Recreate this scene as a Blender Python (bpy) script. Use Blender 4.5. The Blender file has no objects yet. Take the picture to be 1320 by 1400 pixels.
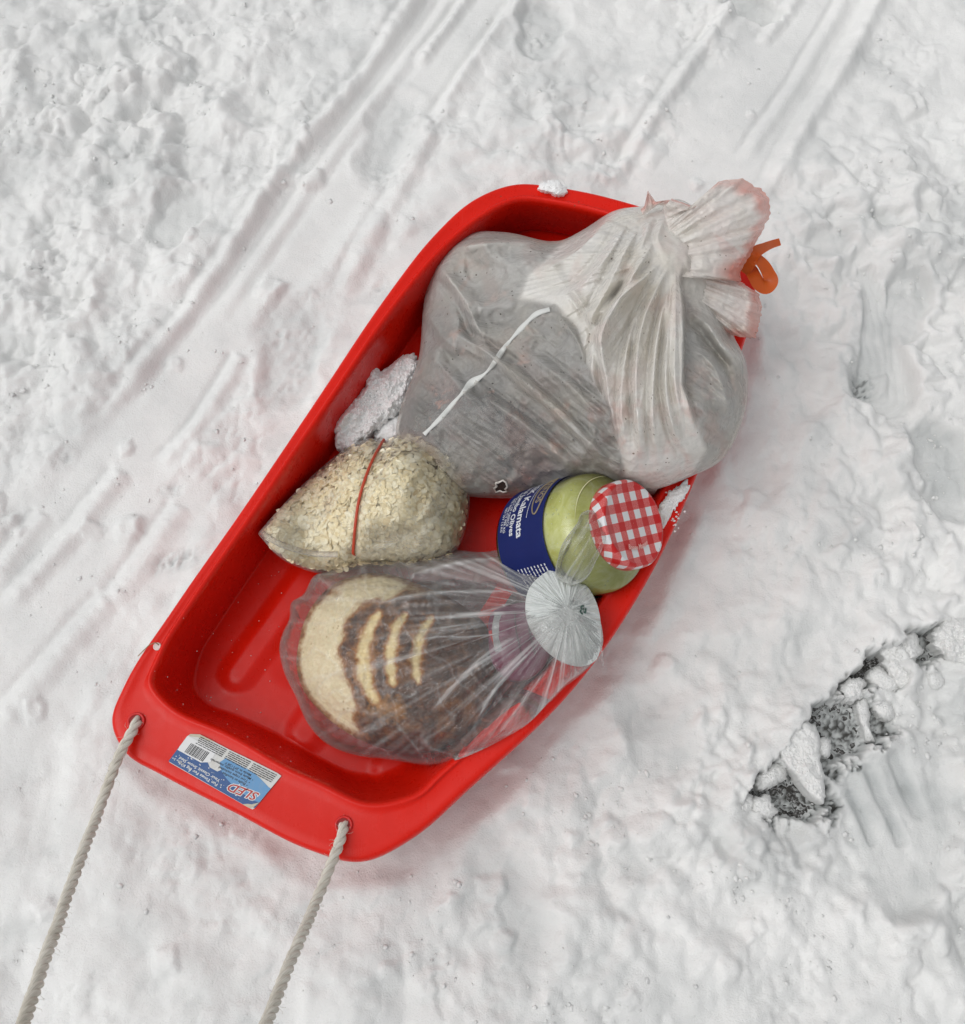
import bpy, bmesh, math, random
import numpy as np
from mathutils import Vector, Matrix

# ------------------------------------------------------------------ camera, sky, sun, exposure
SC = bpy.context.scene
COL = SC.collection
R = math.radians

PITCH = R(70.0)            # how far the camera looks down
DIST = 1.42                # lens to the snow along the optical axis
FPX = 1415.0               # focal length in pixels of a 1320 px wide picture
CAM = np.array([0.0, -DIST * math.cos(PITCH), DIST * math.sin(PITCH)])
cam_data = bpy.data.cameras.new('camera')
cam = bpy.data.objects.new('camera', cam_data)
COL.objects.link(cam)
cam.location = CAM
cam.rotation_euler = (math.pi / 2 - PITCH, 0, 0)
cam_data.sensor_fit = 'HORIZONTAL'
cam_data.sensor_width = 36.0
cam_data.lens = 36.0 * FPX / 1320.0
cam_data.clip_start = 0.02
cam_data.clip_end = 400.0
SC.camera = cam

SUN_ELEV, SUN_AZ = R(62.0), R(-100.0)      # azimuth measured from +y towards +x
world = bpy.data.worlds.new('World')
SC.world = world
world.use_nodes = True
wn = world.node_tree
wn.nodes.clear()
sky = wn.nodes.new('ShaderNodeTexSky')
sky.sky_type = 'NISHITA'
sky.sun_disc = False
sky.sun_elevation = SUN_ELEV
sky.sun_rotation = SUN_AZ
sky.air_density = 1.0
sky.dust_density = 3.0
hsv = wn.nodes.new('ShaderNodeHueSaturation')   # an overcast sky is nearly grey
hsv.inputs['Saturation'].default_value = 0.10
bg = wn.nodes.new('ShaderNodeBackground')
bg.inputs['Strength'].default_value = 0.145
wo = wn.nodes.new('ShaderNodeOutputWorld')
wn.links.new(sky.outputs[0], hsv.inputs['Color'])
wn.links.new(hsv.outputs[0], bg.inputs['Color'])
wn.links.new(bg.outputs[0], wo.inputs['Surface'])

sun_data = bpy.data.lights.new('sun', 'SUN')
sun_data.energy = 0.65
sun_data.angle = R(50)
sun_data.color = (1.0, 0.985, 0.96)
sun = bpy.data.objects.new('sun', sun_data)
COL.objects.link(sun)
sun.rotation_euler = (math.pi / 2 - SUN_ELEV, 0, math.pi - SUN_AZ)

vs = SC.view_settings
vs.view_transform = 'Standard'
vs.look = 'None'
vs.exposure = -0.10
vs.gamma = 1.0
SC.cycles.max_bounces = 9
SC.cycles.diffuse_bounces = 4
SC.cycles.transparent_max_bounces = 24
SC.cycles.use_denoising = True
SC.cycles.use_adaptive_sampling = True
SC.cycles.adaptive_threshold = 0.02

# ------------------------------------------------------------------ helpers: layout, noise, meshes
rng = np.random.default_rng(7)
random.seed(7)
_F = np.array([0, math.cos(PITCH), -math.sin(PITCH)])
_U = np.array([0, math.sin(PITCH), math.cos(PITCH)])
_Rt = np.array([1.0, 0, 0])


def W(u, v, z=0.0):
    """Point of the place at height z that is seen at picture position (u, v) of the photograph."""
    u = np.asarray(u, float); v = np.asarray(v, float); z = np.asarray(z, float)
    u, v, z = np.broadcast_arrays(u, v, z)
    d = _Rt * ((u - 660) / FPX)[..., None] + _U * ((700 - v) / FPX)[..., None] + _F
    t = (z - CAM[2]) / d[..., 2]
    return CAM + d * t[..., None]


def PX(p):
    q = np.asarray(p) - CAM
    w = q @ _F
    return 660 + FPX * (q @ _Rt) / w, 700 - FPX * (q @ _U) / w


def sstep(a, b, x):
    t = np.clip((x - a) / (b - a), 0, 1)
    return t * t * (3 - 2 * t)


def _hash(ix, iy, seed):
    h = (ix.astype(np.int64) * 374761393 + iy.astype(np.int64) * 668265263 + seed * 1442695041) & 0xFFFFFFFF
    h = ((h ^ (h >> 13)) * 1274126177) & 0xFFFFFFFF
    h = ((h ^ (h >> 16)) * 2246822519) & 0xFFFFFFFF
    return ((h ^ (h >> 15)) & 0xFFFFFF) / float(0x1000000)


def noise(x, y, seed=0):
    x = np.asarray(x, float); y = np.asarray(y, float)
    x, y = np.broadcast_arrays(x, y)
    ix, iy = np.floor(x), np.floor(y)
    fx, fy = x - ix, y - iy
    sx, sy = fx * fx * fx * (fx * (fx * 6 - 15) + 10), fy * fy * fy * (fy * (fy * 6 - 15) + 10)

    def g(a, b):
        t = _hash(ix + a, iy + b, seed) * 2 * math.pi
        return np.cos(t) * (fx - a) + np.sin(t) * (fy - b)
    n0 = g(0, 0) * (1 - sx) + g(1, 0) * sx
    n1 = g(0, 1) * (1 - sx) + g(1, 1) * sx
    return (n0 * (1 - sy) + n1 * sy) * 1.5


def fbm(x, y, seed=0, octs=4, gain=0.5):
    s = 0; a = 1.0
    for o in range(octs):
        s = s + a * noise(x, y, seed + 17 * o); x = x * 2.03 + 11.3; y = y * 2.03 - 7.1; a *= gain
    return s


def worley(x, y, seed=0):
    ix, iy = np.floor(x), np.floor(y)
    best = np.full(x.shape, 9.0); idv = np.zeros(x.shape)
    for a in (-1, 0, 1):
        for b in (-1, 0, 1):
            px = ix + a + _hash(ix + a, iy + b, seed); py = iy + b + _hash(ix + a, iy + b, seed + 5)
            d = (px - x) ** 2 + (py - y) ** 2
            m = d < best
            best = np.where(m, d, best); idv = np.where(m, _hash(ix + a, iy + b, seed + 9), idv)
    return np.sqrt(best), idv


def polydist(X, Y, pts, reach=None):
    """Signed distance to an open polyline (positive on its right), share of its length, in the units of pts."""
    pts = np.asarray(pts, float)
    seg = np.linalg.norm(np.diff(pts, axis=0), axis=1)
    cum = np.concatenate([[0], np.cumsum(seg)])
    best = np.full(X.shape, 1e9); sg = np.ones(X.shape); tt = np.zeros(X.shape)
    for i in range(len(seg)):
        a, b = pts[i], pts[i + 1]
        d = (b - a) / max(seg[i], 1e-9)
        px, py = X - a[0], Y - a[1]
        t = np.clip(px * d[0] + py * d[1], 0, seg[i])
        qx, qy = px - t * d[0], py - t * d[1]
        dd = qx * qx + qy * qy
        m = dd < best
        best = np.where(m, dd, best)
        sg = np.where(m, np.sign(px * d[1] - py * d[0]), sg)
        tt = np.where(m, (cum[i] + t) / cum[-1], tt)
    return np.sqrt(best) * np.where(sg == 0, 1, sg), tt


def inside(X, Y, poly):
    poly = np.asarray(poly, float)
    c = np.zeros(X.shape, bool)
    n = len(poly)
    for i in range(n):
        x0, y0 = poly[i]; x1, y1 = poly[(i + 1) % n]
        if y0 == y1:
            continue
        m = ((y0 > Y) != (y1 > Y)) & (X < (x1 - x0) * (Y - y0) / (y1 - y0) + x0)
        c ^= m
    return c


def sdf(X, Y, poly):
    """Distance to a closed outline, positive inside."""
    p = np.vstack([poly, poly[:1]])
    d, _ = polydist(X, Y, p)
    return np.where(inside(X, Y, poly), np.abs(d), -np.abs(d))


def spline(pts, n, closed=True, chord=None):
    """Smooth curve through pts, n samples per span (cubic, chord-length tangents)."""
    P = np.asarray(pts, float); m = len(P)
    C = np.asarray(chord, float) if chord is not None else P
    out = []
    spans = m if closed else m - 1
    get = (lambda A, i: A[i % m]) if closed else (lambda A, i: A[min(max(i, 0), m - 1)])
    for i in range(spans):
        p0, p1, p2, p3 = (get(P, i + k) for k in (-1, 0, 1, 2))
        c0, c1, c2, c3 = (get(C, i + k) for k in (-1, 0, 1, 2))
        h0 = max(np.linalg.norm(c1 - c0), 1e-6); h1 = max(np.linalg.norm(c2 - c1), 1e-6); h2 = max(np.linalg.norm(c3 - c2), 1e-6)
        m1 = ((p1 - p0) / h0 * h1 + (p2 - p1) / h1 * h0) / (h0 + h1) * h1
        m2 = ((p2 - p1) / h1 * h2 + (p3 - p2) / h2 * h1) / (h1 + h2) * h1
        for k in range(n):
            t = k / n
            out.append((2 * t ** 3 - 3 * t ** 2 + 1) * p1 + (t ** 3 - 2 * t ** 2 + t) * m1 + (-2 * t ** 3 + 3 * t ** 2) * p2 + (t ** 3 - t ** 2) * m2)
    if not closed:
        out.append(P[-1])
    return np.array(out)


def csmooth(A, k=2, it=2):
    for _ in range(it):
        A = sum(np.roll(A, s, axis=0) for s in range(-k, k + 1)) / (2 * k + 1)
    return A


def resample(P, n, closed=True):
    Q = np.vstack([P, P[:1]]) if closed else np.asarray(P)
    L = np.concatenate([[0], np.cumsum(np.linalg.norm(np.diff(Q, axis=0), axis=1))])
    s = np.linspace(0, L[-1], n, endpoint=not closed)
    return np.stack([np.interp(s, L, Q[:, k]) for k in range(Q.shape[1])], 1)


def tag(o, label=None, cat=None, group=None, kind=None):
    if label: o['label'] = label
    if cat: o['category'] = cat
    if group: o['group'] = group
    if kind: o['kind'] = kind
    return o


def empty(name, loc):
    o = bpy.data.objects.new(name, None)
    o.empty_display_size = 0.05
    COL.objects.link(o)
    o.location = tuple(float(c) for c in loc)
    return o


def mk(name, V, F, mat, parent=None, smooth=True, attrs=None, origin=None):
    """One mesh object from points of the place; its origin is put at its base."""
    V = np.asarray(V, float)
    if origin is None:
        origin = np.array([(V[:, 0].min() + V[:, 0].max()) / 2, (V[:, 1].min() + V[:, 1].max()) / 2, V[:, 2].min()])
    me = bpy.data.meshes.new(name)
    if isinstance(F, np.ndarray):
        k = F.shape[1]
        me.vertices.add(len(V)); me.vertices.foreach_set('co', (V - origin).astype(np.float32).ravel())
        me.loops.add(F.size); me.loops.foreach_set('vertex_index', F.astype(np.int32).ravel())
        me.polygons.add(len(F)); me.polygons.foreach_set('loop_start', np.arange(0, F.size, k, dtype=np.int32))
        me.update(calc_edges=True)
    else:
        me.from_pydata((V - origin).tolist(), [], [tuple(int(i) for i in f) for f in F])
    me.validate()
    if attrs:
        for an, av in attrs.items():
            a = me.attributes.new(an, 'FLOAT', 'POINT')
            a.data.foreach_set('value', np.asarray(av, np.float32).ravel())
    if smooth:
        me.polygons.foreach_set('use_smooth', np.ones(len(me.polygons), bool))
    me.materials.append(mat)
    o = bpy.data.objects.new(name, me)
    COL.objects.link(o)
    if parent is not None:
        o.parent = parent
        o.location = tuple(origin - np.array(parent_world(parent)))
    else:
        o.location = tuple(origin)
    return o


def parent_world(p):
    l = np.array(p.location)
    while p.parent is not None:
        p = p.parent
        l = l + np.array(p.location)
    return l


def gridfaces(n, m, wrap_n=False, base=0):
    """Quads of an n x m grid (index i*m+j); wrap_n joins the last row with the first."""
    ni = n if wrap_n else n - 1
    i = np.arange(ni)[:, None]; j = np.arange(m - 1)[None, :]
    a = i * m + j; b = ((i + 1) % n) * m + j
    return (np.stack([a, b, b + 1, a + 1], -1).reshape(-1, 4) + base)


def tube(path, rad, seg=8, caps=True):
    P = np.asarray(path, float); n = len(P)
    rad = np.broadcast_to(np.asarray(rad, float), (n,))
    T = np.gradient(P, axis=0); T /= np.linalg.norm(T, axis=1)[:, None] + 1e-12
    up = np.array([0, 0, 1.0]) if abs(T[0][2]) < 0.9 else np.array([1.0, 0, 0])
    A = np.cross(T[0], up); A /= np.linalg.norm(A)
    V = []
    for i in range(n):
        A = A - T[i] * (A @ T[i]); A /= np.linalg.norm(A)
        B = np.cross(T[i], A)
        for k in range(seg):
            t = 2 * math.pi * k / seg
            V.append(P[i] + rad[i] * (math.cos(t) * A + math.sin(t) * B))
    F = []
    for i in range(n - 1):
        for k in range(seg):
            a = i * seg + k; b = i * seg + (k + 1) % seg
            F.append((a, b, b + seg, a + seg))
    if caps:
        F.append(tuple(range(seg - 1, -1, -1))); F.append(tuple((n - 1) * seg + k for k in range(seg)))
    return np.array(V), F


def merge(parts):
    V, F, off = [], [], 0
    for v, f in parts:
        V.append(np.asarray(v, float)); F += [tuple(int(i) + off for i in q) for q in f]; off += len(v)
    return np.vstack(V), F


_fontcache = {}


def text_mesh(s, size=1.0, bold=0.0, shear=0.0):
    """Letters as flat triangles; returns (V in the plane, F), left end of the baseline at 0,0."""
    key = (s, size, bold, shear)
    if key in _fontcache:
        return _fontcache[key]
    cu = bpy.data.curves.new('letters', 'FONT')
    cu.body = s; cu.size = size; cu.offset = bold; cu.shear = shear; cu.resolution_u = 3
    ob = bpy.data.objects.new('letters', cu)
    me = ob.to_mesh()
    V = np.array([v.co[:2] for v in me.vertices]).reshape(-1, 2)
    F = [tuple(p.vertices) for p in me.polygons]
    ob.to_mesh_clear()
    bpy.data.objects.remove(ob); bpy.data.curves.remove(cu)
    _fontcache[key] = (V, F)
    return V, F


# ------------------------------------------------------------------ materials
class Mat:
    def __init__(self, name):
        self.m = bpy.data.materials.new(name); self.m.use_nodes = True
        self.t = self.m.node_tree; self.n = self.t.nodes; self.n.clear()
        self.out = self.n.new('ShaderNodeOutputMaterial')

    def add(self, typ, **kw):
        nd = self.n.new('ShaderNode' + typ)
        for k, v in kw.items():
            setattr(nd, k, v)
        return nd

    def link(self, a, b):
        self.t.links.new(a, b)

    def put(self, sock, val):
        if hasattr(val, 'is_linked') or hasattr(val, 'links'):
            self.link(val, sock)
        elif isinstance(val, (tuple, list)) and len(val) == 3 and sock.type == 'RGBA':
            sock.default_value = (*val, 1)
        else:
            sock.default_value = val

    def math(self, op, a, b=0.0, c=None, clamp=False):
        nd = self.add('Math', operation=op, use_clamp=clamp)
        self.put(nd.inputs[0], a); self.put(nd.inputs[1], b)
        if c is not None: self.put(nd.inputs[2], c)
        return nd.outputs[0]

    def mix(self, f, a, b):
        nd = self.add('Mix', data_type='RGBA')
        self.put(nd.inputs[0], f); self.put(nd.inputs[6], a); self.put(nd.inputs[7], b)
        return nd.outputs[2]

    def coord(self, kind='Object'):
        return self.add('TexCoord').outputs[kind]

    def mapping(self, vec, scale=(1, 1, 1), rot=(0, 0, 0)):
        nd = self.add('Mapping'); self.link(vec, nd.inputs[0])
        nd.inputs['Scale'].default_value = scale; nd.inputs['Rotation'].default_value = rot
        return nd.outputs[0]

    def noise(self, vec, scale, detail=3, rough=0.5, dist=0.0):
        nd = self.add('TexNoise')
        self.link(vec, nd.inputs['Vector'])
        nd.inputs['Scale'].default_value = scale; nd.inputs['Detail'].default_value = detail
        nd.inputs['Roughness'].default_value = rough; nd.inputs['Distortion'].default_value = dist
        return nd.outputs['Fac']

    def voronoi(self, vec, scale, feature='F1', out='Distance', rand=1.0):
        nd = self.add('TexVoronoi', feature=feature)
        self.link(vec, nd.inputs['Vector']); nd.inputs['Scale'].default_value = scale
        nd.inputs['Randomness'].default_value = rand
        return nd.outputs[out]

    def ramp(self, fac, stops):
        nd = self.add('ValToRGB'); self.link(fac, nd.inputs[0])
        el = nd.color_ramp.elements
        while len(el) < len(stops): el.new(0.5)
        for e, (p, c) in zip(el, stops):
            e.position = p; e.color = (*c, 1) if len(c) == 3 else c
        return nd.outputs[0]

    def rng(self, v, a, b, c=0.0, d=1.0):
        nd = self.add('MapRange'); self.link(v, nd.inputs[0])
        for i, x in enumerate((a, b, c, d)): nd.inputs[i + 1].default_value = x
        return nd.outputs[0]

    def attr(self, name):
        return self.add('Attribute', attribute_name=name).outputs['Fac']

    def bump(self, h, strength=0.3, dist=0.001, normal=None):
        nd = self.add('Bump'); self.link(h, nd.inputs['Height'])
        nd.inputs['Strength'].default_value = strength; nd.inputs['Distance'].default_value = dist
        if normal is not None: self.link(normal, nd.inputs['Normal'])
        return nd.outputs[0]

    def principled(self, **kw):
        nd = self.add('BsdfPrincipled')
        for k, v in kw.items():
            self.put(nd.inputs[k.replace('_', ' ')], v)
        return nd

    def done(self, shader):
        self.link(shader, self.out.inputs['Surface']); return self.m


def plain(name, col, rough=0.5, **kw):
    a = Mat(name)
    return a.done(a.principled(Base_Color=col, Roughness=rough, **kw).outputs[0])


def m_snow(name, shade_lift=False, wetattr=False):
    a = Mat(name); co = a.coord('Object')
    big = a.noise(co, 5, 4, 0.6)
    col = a.ramp(big, [(0.30, (0.72, 0.725, 0.715)), (0.55, (0.82, 0.82, 0.805)), (0.75, (0.86, 0.86, 0.845))])
    if shade_lift:
        col = a.ramp(big, [(0.30, (0.88, 0.885, 0.88)), (0.75, (0.93, 0.93, 0.925))])  # paler base colour makes up for the shade inside the sled
    sp = a.noise(co, 260, 2, 0.6)
    col = a.mix(a.rng(sp, 0.62, 0.8, 0, 0.25), col, (0.55, 0.56, 0.56))
    rough = 0.55
    if wetattr:
        w = a.attr('wet')
        col = a.mix(a.rng(w, 0, .7, 0, 1), col, (0.50, 0.52, 0.515))
        col = a.mix(a.rng(w, .68, 1.0, 0, 1), col, (0.06, 0.06, 0.055))
        rough = a.rng(w, 0, 1, 0.6, 0.3)
    g1 = a.noise(co, 420, 3, 0.65)
    g2 = a.noise(co, 130, 3, 0.6)
    n = a.bump(g2, 0.28, 0.0026)
    n = a.bump(g1, 0.75, 0.0014, n)
    p = a.principled(Base_Color=col, Roughness=rough, Normal=n)
    p.inputs['Subsurface Weight'].default_value = 0.35
    p.inputs['Subsurface Radius'].default_value = (1.0, 1.0, 1.0)
    p.inputs['Subsurface Scale'].default_value = 0.008
    p.inputs['Specular IOR Level'].default_value = 0.25
    return a.done(p.outputs[0])


def m_red():
    a = Mat('red_plastic'); co = a.coord('Object')
    n1 = a.noise(co, 9, 4, 0.6)
    col = a.ramp(n1, [(0.3, (0.65, 0.009, 0.002)), (0.7, (0.74, 0.013, 0.004))])
    dust = a.noise(co, 60, 5, 0.7)
    col = a.mix(a.rng(dust, 0.64, 0.85, 0, 0.35), col, (0.62, 0.10, 0.08))
    # scattered grit and scuffs
    v = a.voronoi(co, 55)
    msk = a.math('MULTIPLY', a.rng(v, 0.06, 0.1, 1, 0), a.rng(a.noise(co, 14, 2), 0.55, 0.62, 0, 1))
    col = a.mix(a.math('MULTIPLY', msk, 0.6), col, (0.16, 0.07, 0.04))
    scr = a.noise(a.mapping(co, (1, 1, 1), (0, 0, R(33))), 4, 2)
    st = a.noise(a.mapping(co, (900, 22, 40), (0, 0, R(-35))), 1.0, 2, 0.5)
    sc1 = a.noise(a.mapping(co, (700, 9, 30), (0, 0, R(-36))), 1.0, 3, .6)
    scm = a.math('MULTIPLY', a.rng(sc1, .66, .78, 0, 1), a.rng(a.noise(co, 9, 4), .50, .64, 0, .40))
    col = a.mix(scm, col, (.80, .22, .18))
    rough = a.math('ADD', a.rng(dust, 0.3, 0.8, 0.22, 0.42), a.rng(st, 0.55, 0.8, 0, 0.12))
    n = a.bump(st, 0.12, 0.0004)
    n = a.bump(a.noise(co, 18, 3), 0.25, 0.0025, n)
    p = a.principled(Base_Color=col, Roughness=rough, Normal=n)
    p.inputs['Specular IOR Level'].default_value = 0.24
    return a.done(p.outputs[0])


def m_rope():
    a = Mat('rope_fibre'); co = a.coord('Object')
    s = a.attr('along'); t = a.attr('around')
    cmb = a.add('CombineXYZ'); a.link(s, cmb.inputs[0]); a.link(t, cmb.inputs[1])
    f = a.noise(a.mapping(cmb.outputs[0], (60, 9, 1)), 1.0, 3, 0.6)
    dirt = a.noise(co, 16, 4, 0.65)
    col = a.ramp(f, [(0.3, (0.48, 0.44, 0.37)), (0.7, (0.82, 0.79, 0.71))])
    col = a.mix(a.rng(dirt, 0.5, 0.72, 0, 0.55), col, (0.30, 0.25, 0.17))
    p = a.principled(Base_Color=col, Roughness=0.75, Normal=a.bump(f, 0.6, 0.0006))
    return a.done(p.outputs[0])


def m_asphalt():
    a = Mat('wet_asphalt'); co = a.coord('Object')
    v = a.voronoi(co, 160); n = a.noise(co, 60, 4, 0.7)
    col = a.ramp(n, [(0.3, (0.012, 0.011, 0.010)), (0.75, (0.06, 0.056, 0.05))])
    fr = a.math('MULTIPLY', a.rng(a.noise(co, 330, 3, .7), .50, .60, 0, 1), a.rng(a.noise(co, 45, 3, .6), .40, .58, 0, 1))
    col = a.mix(a.math('MULTIPLY', fr, .8), col, (.55, .56, .56))
    p = a.principled(Base_Color=col, Roughness=a.rng(n, 0.3, 0.7, 0.25, 0.6), Normal=a.bump(v, 0.8, 0.004))
    return a.done(p.outputs[0])


M = {}
M['ground_snow'] = m_snow('ground_snow', wetattr=True)
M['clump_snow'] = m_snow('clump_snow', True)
M['crumb_snow'] = m_snow('crumb_snow')
M['red'] = m_red()
M['rope'] = m_rope()
M['asphalt'] = m_asphalt()

# ------------------------------------------------------------------ the sled's outlines (rim, inner edge of the rim, floor)
ZR, ZF = 0.120, 0.006
SL_OUT = [(151, 985), (168, 938), (230, 840), (327, 700), (435, 540), (530, 400), (598, 315), (648, 271), (705, 249), (770, 254), (880, 281),
          (980, 318), (1027, 358), (1034, 410), (1015, 478), (960, 632), (890, 785), (783, 942), (640, 1078), (562, 1146), (492, 1178), (424, 1162),
          (324, 1112), (215, 1056), (170, 1029)]
SL_IN = [(206, 936), (217, 900), (247, 846), (344, 704), (451, 546), (546, 408), (613, 331), (662, 292), (708, 271), (765, 276), (870, 303),
         (958, 336), (998, 376), (1005, 415), (988, 474), (931, 620), (858, 766), (752, 921), (606, 1056), (562, 1092), (500, 1101), (438, 1073),
         (384, 1048), (300, 1000), (240, 974)]
SL_FL = [(266, 938), (270, 905), (300, 850), (394, 712), (498, 556), (592, 422), (648, 358), (688, 328), (724, 314), (768, 318), (860, 345),
         (930, 378), (958, 408), (965, 440), (952, 488), (893, 612), (822, 748), (714, 892), (580, 1018), (530, 1056), (480, 1056), (436, 1036),
         (388, 1008), (318, 976), (284, 963)]
_o3 = W(*np.array(SL_OUT).T, ZR)[:, :2]
NS = 16
sl_out = csmooth(spline(_o3, NS), 2, 2)
sl_in = csmooth(spline(W(*np.array(SL_IN).T, ZR)[:, :2], NS, chord=_o3), 2, 2)
sl_fl = csmooth(spline(W(*np.array(SL_FL).T, ZF)[:, :2], NS, chord=_o3), 2, 2)
_near = (W(150, 990, ZR) + W(500, 1178, ZR)) / 2
_far = (W(690, 250, ZR) + W(1030, 360, ZR)) / 2
SL_D = (_far - _near)[:2]; SL_LEN = np.linalg.norm(SL_D); SL_D = SL_D / SL_LEN
SL_N = np.array([SL_D[1], -SL_D[0]])


def sled_st(x, y):
    return (x - _near[0]) * SL_D[0] + (y - _near[1]) * SL_D[1], (x - _near[0]) * SL_N[0] + (y - _near[1]) * SL_N[1]


# ------------------------------------------------------------------ the snow
def gw(pts, z=0.0):
    return W(*np.array(pts, float).T, z)[:, :2]


Z_ROAD = -0.040
core = 0.0029
bx = np.arange(-0.80, 0.8001, core); by = np.arange(-0.74, 0.9801, core)


def grow(a0, sign):
    out = []; x = a0; st = core
    while abs(x) < 90:
        st = min(st * 1.22, 6.0); x = x + sign * st; out.append(x)
    return out


gx = np.array(grow(bx[0], -1)[::-1] + list(bx) + grow(bx[-1], 1))
gy = np.array(grow(by[0], -1)[::-1] + list(by) + grow(by[-1], 1))
GX, GY = np.meshgrid(gx, gy, indexing='ij')
Gu, Gv = PX(np.stack([np.clip(GX, -1.2, 1.2), np.clip(GY, -.85, 1.4), 0 * GX], -1))


def blob(cx, cy, rx, ry=None, rot=0.0):
    c = gw([(cx, cy)])[0]; s = 1 / 1010.0
    rx, ry = rx * s, (ry or rx) * s
    dx, dy = GX - c[0], GY - c[1]
    a = R(rot); ux = dx * math.cos(a) + dy * math.sin(a); uy = -dx * math.sin(a) + dy * math.cos(a)
    return np.sqrt((ux / rx) ** 2 + (uy / ry) ** 2)


def gauss(*a, **k):
    return np.exp(-blob(*a, **k) ** 2)


# how trampled and lumpy the snow is from place to place
rough = 0.34 + .25 * fbm(GX * 3.5, GY * 3.5, 19, 3)
for (cx, cy, rx, ry, w) in [(200, 180, 330, 190, .75), (60, 420, 190, 170, .75), (120, 60, 200, 150, .5), (1260, 620, 130, 330, 1.0), (1230, 330, 150, 170, .8),
                            (820, 200, 120, 70, .55), (1290, 1000, 80, 120, .9), (1310, 1230, 110, 190, .8), (1000, 900, 130, 200, .30), (700, 1300, 200, 130, .25),
                            (760, 130, 110, 60, .5), (960, 40, 60, 60, .6), (1060, 1120, 110, 70, .5), (60, 720, 120, 80, .35), (930, 1180, 160, 160, .3)]:
    rough = rough + w * gauss(cx, cy, rx, ry)
rough = np.clip(rough, 0, 1.15)

wx = GX + .030 * fbm(GX * 9, GY * 9, 3, 4, .6); wy = GY + .030 * fbm(GX * 9, GY * 9, 8, 4, .6)
H = 0.010 * fbm(GX * 3.1, GY * 3.1, 1, 3)
H += 0.0085 * fbm(GX * 10, GY * 10, 21, 3, .45) * (0.5 + rough)
d1, i1 = worley(wx * 15, wy * 15, 31)
bil = 1 - 2 * np.abs(fbm(GX * 13, GY * 13, 25, 3, .5))
H += rough ** 1.3 * (.013 * fbm(GX * 13, GY * 13, 23, 3, .42) - .006 * bil)
H += rough ** 1.3 * (0.012 * np.clip(1 - d1 * d1 * 1.7, -0.25, 1) * (0.35 + i1))
d2, i2 = worley(wx * 36 + 3, wy * 36, 41)
H += rough ** 1.3 * 0.0030 * np.clip(1 - d2 * d2 * 1.6, -0.2, 1) * i2
d3, i3 = worley(wx * 95, wy * 95, 51)
H += rough * 0.0018 * np.clip(1 - d3 * d3 * 1.6, 0, 1) * i3 * sstep(-0.1, 0.5, noise(GX * 9, GY * 9, 61))
H += 0.0011 * fbm(GX * 50, GY * 50, 71, 4, .58) * (0.3 + rough)
pit = sstep(0.35, 0.6, fbm(GX * 7, GY * 7, 95, 3)) * np.clip(fbm(GX * 60, GY * 60, 97, 3) + 0.1, 0, 1)
H -= 0.006 * pit * (0.2 + rough)
wet = 0.16 * sstep(0.0, 0.7, fbm(GX * 6, GY * 6, 81, 4, .6)) * (0.4 + rough) + .12 * sstep(.25, .75, fbm(GX * 16, GY * 16, 83, 4, .6))

# smooth swaths pressed by runners, then the rounded ridges between them
for pts, wdt, amt in [([(640, 0), (420, 300), (170, 620), (0, 830)], 75, 1.0), ([(1120, 0), (930, 290)], 95, .9), ([(230, 700), (0, 1010)], 70, .8)]:
    d, t = polydist(GX, GY, gw(pts)); d = np.abs(d) * 1010
    k = amt * (1 - sstep(wdt * .6, wdt * 1.2, d))
    H = H * (1 - .86 * k) - 0.005 * k; wet = wet * (1 - .6 * k)
RIDGES = [([(620, -10), (545, 95), (450, 215), (360, 345), (280, 455)], .0050, 12, 14, 0), ([(690, 20), (600, 150)], .006, 10, 14, 0), ([(1160, -10), (1090, 110), (1010, 225)], .0055, 12, 14, 0), ([(60, 700), (-10, 790)], .006, 14, 18, 0),
          ([(585, -20), (490, 112), (385, 238), (300, 368), (205, 496), (118, 596)], .0135, 14, 26, -0.006),
          ([(650, -20), (600, 48), (568, 90)], .0125, 11, 20, -0.004),
          ([(720, -10), (640, 100), (575, 205), (540, 270), (490, 360), (455, 430)], .0090, 16, 22, -0.006),
          ([(1010, 0), (930, 108), (868, 205), (830, 262)], .0125, 13, 22, -0.005),
          ([(1205, -10), (1150, 95), (1090, 190), (1045, 275)], .0150, 17, 30, -0.006),
          ([(1095, -10), (1040, 60)], .009, 12, 20, -0.003),
          ([(330, 480), (270, 580), (215, 640)], .006, 12, 18, -.003),
          ([(170, 640), (70, 760), (0, 835)], .008, 15, 26, -0.004),
          ([(150, 815), (60, 920), (-10, 1000)], .007, 17, 26, -0.004),
          ([(250, 690), (150, 830)], .005, 16, 24, -.003)]
for pts, amp, wl, wr, gro in RIDGES:
    q = resample(spline(gw(pts), 8, closed=False), 40, closed=False)
    ia = slice(*np.searchsorted(gx, [q[:, 0].min() - .1, q[:, 0].max() + .1])); ja = slice(*np.searchsorted(gy, [q[:, 1].min() - .1, q[:, 1].max() + .1]))
    x, y = GX[ia, ja], GY[ia, ja]
    d, t = polydist(x, y, q); d = d * 1010 + 2.0 * noise(x * 18, y * 18, 5)
    ends = sstep(0, .05, t) * (1 - sstep(.85, 1.0, t)) * (0.85 + 0.35 * noise(t * 14, 0 * t, 6))
    w0 = .74 * min(wl, wr)
    H[ia, ja] += ends * (amp * .95 * np.exp(-np.abs(d / w0) ** 2.4) - .0042 * np.exp(-((d - w0 * 1.9) / (w0 * .55)) ** 2) - .0022 * np.exp(-((d + w0 * 2.0) / (w0 * .8)) ** 2))
    wet[ia, ja] -= 0.1 * ends * np.exp(-(d / wl) ** 2)


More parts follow.
